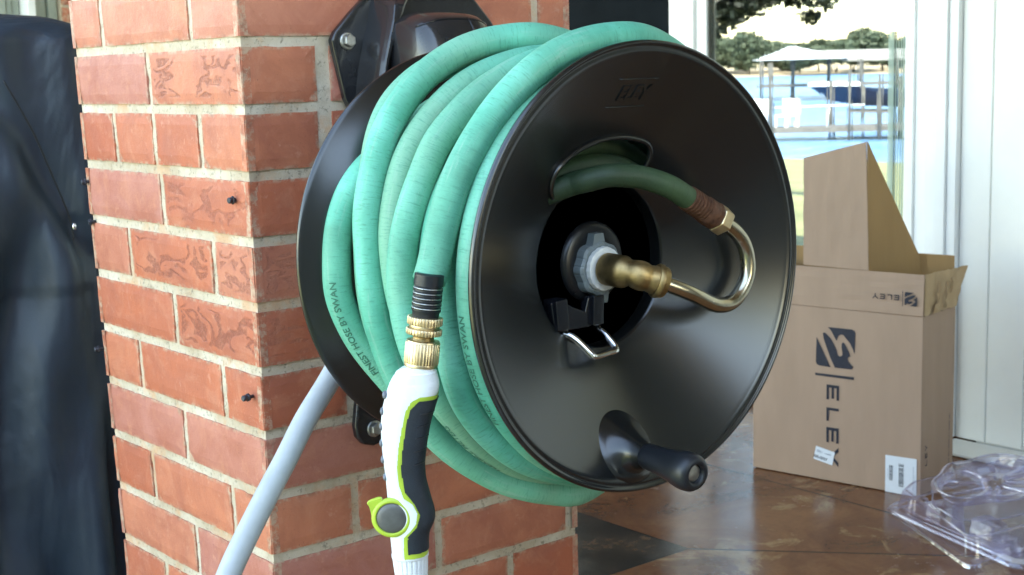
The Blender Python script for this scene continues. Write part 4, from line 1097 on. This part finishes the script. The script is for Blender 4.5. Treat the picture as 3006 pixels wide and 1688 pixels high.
bevel(m.build('frame', 'whitepaint', door), .002)
MT['gasket'] = mat('dark_gasket', (.09, .09, .075), .6, 0, .3, 40, 0)
m = MB(); m.box((X1+.004, 1.4860, .12), (X1+.012, 1.4898, 2.2)); m.build('gasket', 'gasket', door)
m = MB(); m.box((X1+.015, .8175, .12), (X1+.019, 1.4895, 2.2)); m.build('pane', 'glass', door)
dk = empty('dark_reflection_leaf', (X1, 1.85, 0), 'second glass door leaf, its dark reflection painted on, beyond the white framed glass door', 'door')
m = MB(); m.box((X1+.004, 1.6135, .012), (X1+.04, 2.2, 2.4)); bevel(m.build('leaf', 'darkrefl', dk), .003)  # near-black colour replaces the dark reflection in this glass leaf
m = MB(); m.box((X1-.012, 1.6140, .012), (X1+.0035, 1.6300, 2.4)); m.build('edge_strip', 'whitepaint', dk)
def streak_mat():
    k = NT('pale_reflection_streak'); k.n.remove(k.p)
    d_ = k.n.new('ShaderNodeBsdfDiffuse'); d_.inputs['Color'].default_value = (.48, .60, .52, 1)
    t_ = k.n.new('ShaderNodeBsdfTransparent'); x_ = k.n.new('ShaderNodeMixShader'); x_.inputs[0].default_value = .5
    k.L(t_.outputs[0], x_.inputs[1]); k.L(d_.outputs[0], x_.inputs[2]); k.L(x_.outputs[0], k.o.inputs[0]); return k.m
MT['strip'] = streak_mat()
bl = empty('painted_reflection_streaks', (X1+.1, .9, 1), 'thin pale green translucent strips imitating reflection streaks at the right side of the glass door', 'reflection streaks')  # added strips stand in for streaks reflected in the pane
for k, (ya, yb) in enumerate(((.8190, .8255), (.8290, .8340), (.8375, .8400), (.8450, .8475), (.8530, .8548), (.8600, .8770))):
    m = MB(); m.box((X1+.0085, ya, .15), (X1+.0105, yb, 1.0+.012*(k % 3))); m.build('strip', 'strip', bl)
# room behind the glass
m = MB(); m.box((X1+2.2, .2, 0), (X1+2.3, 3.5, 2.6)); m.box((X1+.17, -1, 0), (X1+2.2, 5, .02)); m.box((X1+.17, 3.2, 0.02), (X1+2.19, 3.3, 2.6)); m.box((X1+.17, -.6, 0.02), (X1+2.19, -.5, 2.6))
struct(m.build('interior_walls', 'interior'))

fw_ = empty('porch_end_wall', (1.6, 4.5, 0), 'far porch end with pale green boards, a white post and dark brick', 'wall')
m = MB(); x = 1.10
for i, xe in enumerate((1.200, 1.290, 1.372, 1.402, 1.430, 1.466)): m.box((x, 4.50+.012*(i % 3), 0), (xe-.002, 4.60, 2.62)); x = xe
for i, xe in enumerate((1.535, 1.575, 1.617)): m.box((max(x, 1.504), 4.50+.014*(i % 2), 0), (xe-.002, 4.60, 2.62)); x = xe
bevel(m.build('boards', 'siding_dim', fw_), .004)
m = MB(); m.box((1.467, 4.44, 0), (1.5015, 4.58, 2.62)); bevel(m.build('white_post', 'whitepaint', fw_), .004)
m = MB(); tones = []; tc2 = []
for c_ in range(0, 36):
    z0 = c_*.0704; xs = [1.62+(.105 if c_ % 2 else 0)+.215*i for i in range(4)]
    for i, xa in enumerate([1.62]+xs if c_ % 2 else xs):
        xb = (xs+[9])[i+(0 if c_ % 2 else 1)] if True else 0
        xb = min(xb, 2.30)
        if xb-xa < .03: continue
        m.box((xa+.003, 4.47, z0+.005), (xb-.003, 4.6, z0+.0654))
me_ = m
o = m.build('bricks', 'brick', fw_); at = o.data.attributes.new('tone', 'FLOAT_COLOR', 'FACE')
for i in range(len(o.data.polygons)): at.data[i].color = ((i//6*.377) % 1, 0, 0, 1)
m = MB(); m.box((1.619, 4.476, 0), (2.30, 4.62, 2.62)); m.build('mortar', 'mortar', fw_)

# unseen wall added behind the camera for shade; its gap shapes the flange sheen
MT['stucco'] = mat('grey_stucco', (.16, .16, .15), .85, 0, .12, 3, .2)
bw_ = empty('added_shade_wall', (-3, -3.4, 0), 'unseen grey wall added past the near end of the porch to shade it', 'wall')
m = MB(); m.box((-7.5, -2.7, -.16), (.10, -2.4, 1.7)); m.box((.78, -2.7, -.16), (2.3, -2.4, 2.6)); m.box((.10, -2.7, -.16), (.78, -2.4, .75)); m.build('shade_wall', 'stucco', bw_)

# ------------------------------------------------------------------ covered grill
gc = empty('grill_cover', (-.1, 1.3, 0), 'dark navy fabric cover draped over a patio grill behind the brick column', 'cover')
NXG, NZG = 150, 120
mb = MB()
def cov(s, t):
    # s around the front and right side, t from top centre down
    pass
xL, xR, yF, yB, zT = -.75, .315, 1.0, 1.62, 1.088
per = []
def perim(s):
    # s in 0..1 along left side, front, right side
    Ls = [(xL, yB), (xL, yF), (xR, yF), (xR, yB)]; r = .085
    segs = [(0, yB-yF), (1, xR-xL), (2, yB-yF)]; tot = (yB-yF)*2+(xR-xL); d = s*tot
    if d < yB-yF: return Vector((xL, yB-d)), Vector((-1, 0)), d
    d2 = d-(yB-yF)
    if d2 < xR-xL:
        n = Vector((0, -1)); p = Vector((xL+d2, yF))
        e = xR-xL-d2
        if e < r: k = (1-e/r); p = Vector((xR-r+r*math.sin(k*PI/4), yF+r-r*math.cos(k*PI/4))); n = Vector((math.sin(k*PI/4), -math.cos(k*PI/4)))
        return p, n, d
    d3 = d2-(xR-xL)
    n = Vector((1, 0)); p = Vector((xR, yF+d3))
    if d3 < r: k = (1-d3/r); p = Vector((xR-r+r*math.cos(k*PI/4), yF+r-r*math.sin(k*PI/4))); n = Vector((math.cos(k*PI/4), -math.sin(k*PI/4)))
    return p, n, d
CX = Vector((-.2, 1.31))
for j in range(NZG+1):
    v = j/NZG
    for i in range(NXG+1):
        p, n, d = perim(i/NXG)
        if v < .16:      # crown
            q = v/.16; a = q*PI/2
            k = math.sin(a)**.65
            z = zT-.075*(1-math.cos(a)); pos = CX.lerp(p, k)
            x_, y_ = pos
            z += .012*noise.noise(Vector((x_*9, y_*9, 1)))-.045*max(0, (x_-.12))*q
        else:
            q = (v-.16)/.84; z = (zT-.075-.012)*(1-q)+.004
            x_, y_ = p+n*(.03*q)
        s_ = x_ if abs(n.y) > .7 else y_
        fold = 0
        if v >= .13:
            q = (v-.13)/.87
            # long vertical folds, stronger lower
            fold = .030*q**.7*math.sin(s_*38+1.4*math.sin(z*5)+2.1*noise.noise(Vector((s_*5, z*2.2, 4))))
            fold += .024*noise.noise(Vector((s_*17, z*4, 9)))
            # diagonal swag from upper left to a pinch at about z .7
            dd = (z-.72)-(-1.9)*(x_-.20)
            if abs(n.y) > .7:
                g1 = math.exp(-(dd/.055)**2)*(1 if z > .66 else math.exp(-((z-.66)/.05)**2))
                fold += -.026*g1
                below = 1/(1+math.exp(dd/.03)) if z > .60 else 0
                fold += .022*below*math.exp(-((z-.80)/.16)**2)
                fold -= .012*math.exp(-((x_-.205-(.72-z)*.10)/.010)**2)*(1 if z < .72 else 0)
        x_ += n.x*fold; y_ += n.y*fold
        mb.v.append(Vector((x_, y_, z)))
for j in range(NZG):
    for i in range(NXG): mb.f.append([j*(NXG+1)+i, j*(NXG+1)+i+1, (j+1)*(NXG+1)+i+1, (j+1)*(NXG+1)+i])
cvo = mb.build('fabric', 'cover', gc, True)
m = MB(); m.tube(catmull([(.098, .972, .958), (.135, .967, .88), (.165, .968, .80), (.190, .972, .73), (.196, .974, .69)], 8), .0016, 6); m.build('seam', 'rubber', gc, True)
m = MB(); m.ellipsoid((.1945, .965, .712), (.004, .004, .007)); m.build('metal_snap', 'chrome', gc, True)

# ------------------------------------------------------------------ lake side of the garden (seen mirrored in the glass door)
# positions are real: the yard lies on the open side of the porch (negative x)
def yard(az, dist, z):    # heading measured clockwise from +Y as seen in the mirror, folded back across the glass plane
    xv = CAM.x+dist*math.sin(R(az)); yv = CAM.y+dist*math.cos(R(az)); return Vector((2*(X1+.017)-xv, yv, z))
g = MB(); NG = 60
sh = lambda d: -.165-1.61*min(1, max(0, (d-.6)/26))
for j in range(NG+1):
    for i in range(2): g.v.append(Vector((-.60-j*26.6/NG-(1 if j == NG else 0), -30 if i == 0 else 70, sh(j*26.6/NG) if j < NG else -2.2)))
for j in range(NG): g.f.append([j*2, j*2+1, j*2+3, j*2+2])
struct(g.build('lawn', 'grass', fixn=False))
g = MB(); g.add([(-700, -600, -1.75), (-26.0, -600, -1.75), (-26.0, 900, -1.75), (-700, 900, -1.75)], [(0,1,2,3)]); struct(g.build('lake', 'water', fixn=False))
g = MB(); g.add([(-26, -600, -1.9), (9, -600, -1.9), (9, 900, -1.9), (-26, 900, -1.9)], [(0,1,2,3)]); struct(g.build('ground', 'grass', fixn=False))
# far shore
g = MB(); P = []
for i in range(40):
    az = 20+60*i/39; P.append((yard(az, 330+12*math.sin(i*1.3), -1.72), yard(az, 420, .6)))
for a, b in P: g.v += [a, b]
for i in range(39): g.f.append([2*i, 2*i+1, 2*i+3, 2*i+2])
struct(g.build('far_shore', 'sand', fixn=False))
def crown(mb_, c, rx, ry, rz, n, ls, rnd):
    for _ in range(n):
        while True:
            p = Vector((rnd.uniform(-1, 1), rnd.uniform(-1, 1), rnd.uniform(-1, 1)))
            if p.length < 1: break
        p = p*(1 if rnd.random() < .5 else (.75+.3*rnd.random())/max(p.length, .2))
        q = Vector(c)+Vector((p.x*rx, p.y*ry, p.z*rz))
        a = Vector((rnd.gauss(0, 1), rnd.gauss(0, 1), rnd.gauss(0, 1))).normalized(); b = a.cross(Vector((rnd.gauss(0, 1), rnd.gauss(0, 1), 1))).normalized()
        s_ = ls*rnd.uniform(.6, 1.4); k = len(mb_.v)
        mb_.v += [q-a*s_, q-b*s_*.5, q+a*s_, q+b*s_*.5]; mb_.f.append([k, k+1, k+2, k+3])
rnd = random.Random(3); k = 0
ORD = 'first second third fourth fifth sixth seventh eighth ninth tenth eleventh twelfth thirteenth fourteenth fifteenth sixteenth seventeenth eighteenth nineteenth'.split()
for az in [44.5+.62*i for i in range(19)]:
    d = 345+rnd.uniform(-8, 25); big = az < 49.5
    h_ = (10 if big else 8)*rnd.uniform(.85, 1.15)+(1.2 if 52 < az < 54 else 0)
    b_ = yard(az+rnd.uniform(-.2, .2), d, -1.3)
    t_ = empty('far_tree', b_, ORD[k]+' tree from the left along the far lake shore', 'tree', 'trees along the far shore'); k += 1
    mb = MB()
    for q in range(5):
        a = rnd.uniform(0, 6.28); crown(mb, (b_.x+2.2*math.cos(a), b_.y+2.2*math.sin(a), b_.z+h_*rnd.uniform(.35, .75)), 3.6, 3.6, h_*.26, 520, .6, rnd)
    mb.build('crown', 'farleaf', t_, fixn=False)
    m = MB(); m.tube([b_, b_+Vector((.1, .1, h_*.55))], [.28, .12], 8); m.build('trunk', 'bark', t_, True)
# oak on the lawn with low hanging boughs
ob = yard(43.2, 17, -.7); ob.z = -.7
oak = empty('oak_tree', ob, 'oak on the lawn with backlit darkness in its leaf colour, its low boughs hanging over the lake view', 'tree')
m = MB(); m.tube(catmull([ob, ob+Vector((.1, .1, 1.6)), ob+Vector((-.1, .3, 3.2)), ob+Vector((.2, .2, 5.5))], 6), [.32-.012*i for i in range(19)], 12)
tgt = [yard(47.0, 15.5, 1.75), yard(49.5, 15.2, 1.70), yard(51.0, 15.2, 1.62), yard(46.0, 15.5, 2.3), yard(45, 15, 1.35)]
for t_ in tgt:
    s0 = ob+Vector((0, .2, 2.9)); m.tube(catmull([s0, s0.lerp(t_, .4)+Vector((0, 0, .9)), s0.lerp(t_, .8)+Vector((0, 0, .35)), t_], 5), [.10-.0055*i for i in range(16)], 8)
m.build('trunk', 'bark', oak, True)
mb = MB(); rnd = random.Random(5)
for (az, d, z, r_, n) in ((46.8, 15.2, 1.62, .42, 900), (48.0, 15.3, 1.66, .34, 700), (49.0, 15.2, 1.74, .36, 700), (50.2, 15.2, 1.72, .26, 400), (47.3, 15.3, 1.30, .16, 160), (46.6, 15.3, 1.15, .14, 120), (46.2, 15.5, 1.95, .55, 900), (47.6, 15.6, 1.78, .42, 700), (48.5, 15.3, 1.80, .40, 600), (49.6, 15.3, 1.72, .34, 480), (50.6, 15.2, 1.66, .26, 330), (51.4, 15.1, 1.62, .20, 200), (47.0, 15.4, 1.45, .26, 300), (47.9, 15.4, 1.44, .20, 170), (49.9, 15.4, 2.05, .40, 400), (48.2, 15.6, 2.25, .6, 700), (51.0, 15.3, 1.42, .13, 80), (45.5, 15.8, 2.9, 1.1, 1500), (43.2, 17, 4.2, 1.9, 2600), (47, 16, 3.4, 1.2, 1200)):
    c_ = yard(az, d, z)
    for q in range(4): crown(mb, (c_.x+rnd.uniform(-.5, .5)*r_, c_.y+rnd.uniform(-.5, .5)*r_, c_.z+rnd.uniform(-.4, .4)*r_), r_*.6, r_*.6, r_*.42, n//4, .042, rnd)
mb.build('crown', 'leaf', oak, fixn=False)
# boathouse on piles
bh = empty('boathouse', yard(51, 110, -1.75), 'white gabled boathouse standing on piles over the water', 'boathouse')
def yd(az, d, z): return yard(az, d, z)
m = MB(); a_, b_, c_, d_ = yd(48.9, 108, 1.25), yd(52.4, 104, 1.25), yd(52.6, 118, 1.25), yd(49.1, 120, 1.25); ap1, ap2 = yd(50.4, 106, 2.25), yd(51.0, 120, 2.1)
m.add([a_, b_, ap1, c_, d_, ap2], [(0, 1, 2), (0, 2, 5, 4), (1, 3, 5, 2), (3, 4, 5)]); m.build('roof', 'whitepaint', bh)
m = MB(); e_ = [yd(52.4, 112, 1.2), yd(56.5, 118, 1.15), yd(56.5, 130, 2.0), yd(51.2, 124, 2.0)]
m.add(e_+[p+Vector((0, 0, -.15)) for p in e_], [(0,1,2,3), (7,6,5,4), (0,4,5,1), (1,5,6,2), (2,6,7,3), (3,7,4,0)]); m.build('shed_roof', 'gravelcap', bh)
for az in (49.2, 50.4, 51.8, 53.0, 54.4):
    p = yd(az, 107+(az-49), -1.9); m = MB(); m.tube([p, p+Vector((0, 0, 3.1))], .16, 8); m.build('pile', 'pile', bh, True)
m = MB(); q = [yd(49, 107, -.55), yd(55.5, 112, -.55), yd(55.5, 115, -.55), yd(49, 110, -.55)]; m.add(q+[p+Vector((0, 0, -.2)) for p in q], [(0,1,2,3), (7,6,5,4), (0,4,5,1), (1,5,6,2), (2,6,7,3), (3,7,4,0)]); m.build('platform', 'deck', bh)
# boat on a lift
bt = empty('motor_boat', yd(53, 60, -.3), 'dark hulled motor boat with a white top hanging in a lift', 'boat')
def hexa(q, h_, name, m_, parent):
    m = MB(); m.add(q+[p+Vector((0, 0, h_)) for p in q], [(3,2,1,0), (4,5,6,7), (0,1,5,4), (1,2,6,5), (2,3,7,6), (3,0,4,7)]); return m.build(name, m_, parent)
m = MB(); q = [yd(51.1, 58, .02), yd(52.9, 57.6, .0), yd(56.2, 58.5, -.30), yd(56.0, 60.5, -.3), yd(52.9, 60.5, 0)]; bq = [yd(51.9, 58.5, -.55), yd(52.9, 58.4, -.75), yd(56.0, 58.8, -.95), yd(55.9, 60.0, -.95), yd(52.9, 60.0, -.75)]
m.add(q+bq, [(0,1,2,3,4), (9,8,7,6,5), (0,5,6,1), (1,6,7,2), (2,7,8,3), (3,8,9,4), (4,9,5,0)]); m.build('hull', 'hull', bt)
hexa([yd(51.0, 57.5, .06), yd(53.0, 57.2, .03), yd(53.0, 60.7, .03), yd(51.2, 60.5, .06)], .12, 'bow_deck', 'whitepaint', bt)
hexa([yd(52.6, 57.5, -1.00), yd(54.2, 57.5, -1.05), yd(54.2, 60.2, -1.05), yd(52.6, 60.2, -1.0)], .07, 'lift_cradle', 'deck', bt)
# dock with piles, chairs
dkk = empty('lake_dock', yd(51, 52, -1.4), 'long grey wooden dock on piles reaching over the lake', 'dock')
hexa([yd(46, 51.5, -1.50), yd(57, 51.5, -1.42), yd(57, 54.0, -1.42), yd(46, 53.5, -1.50)], .16, 'deck', 'deck', dkk)
rnd = random.Random(8)
for az, d, top in [(48.1, 51.3, .2), (49.55, 51.3, 1.0), (51.9, 53.9, .3), (52.6, 51.2, .7), (53.1, 54, .1), (53.75, 51.2, .5), (54.5, 53.9, .4)]:
    p = yd(az, d, -2.4); m = MB(); m.tube([p, Vector((p.x, p.y, top))], .075, 8); m.build('pile', 'pile', dkk, True)
m = MB()
for az in (49.0, 51.8): m.tube([yd(az, 51.4, -1.35), yd(az, 51.4, -.55)], .025, 6)
m.tube([yd(48.4, 51.4, -.58), yd(53.2, 51.4, -.52)], .025, 6); m.build('railing', 'whitepaint', dkk, True)
for az in (48.95, 50.15):
    ch = empty('dock_chair', yd(az, 52.5, -1.3), 'white chair on the lake dock, the one '+('nearer the black reel' if az < 49.5 else 'farther from the black reel')+' in the glass', 'chair', 'chairs on the lake dock')
    b_ = yd(az, 52.5, -1.34); m = MB(); m.box((b_.x-.32, b_.y-.32, b_.z+.42), (b_.x+.32, b_.y+.32, b_.z+.48)); m.build('seat', 'whitepaint', ch)
    m = MB(); m.box((b_.x-.35, b_.y-.32, b_.z+.5), (b_.x-.29, b_.y+.32, b_.z+1.05)); m.build('backrest', 'whitepaint', ch)
    for sx, sy in ((-1, -1), (1, -1), (1, 1), (-1, 1)):
        m = MB(); m.box((b_.x+sx*.28-.03, b_.y+sy*.28-.03, b_.z), (b_.x+sx*.28+.03, b_.y+sy*.28+.03, b_.z+.42)); m.build('leg', 'whitepaint', ch)
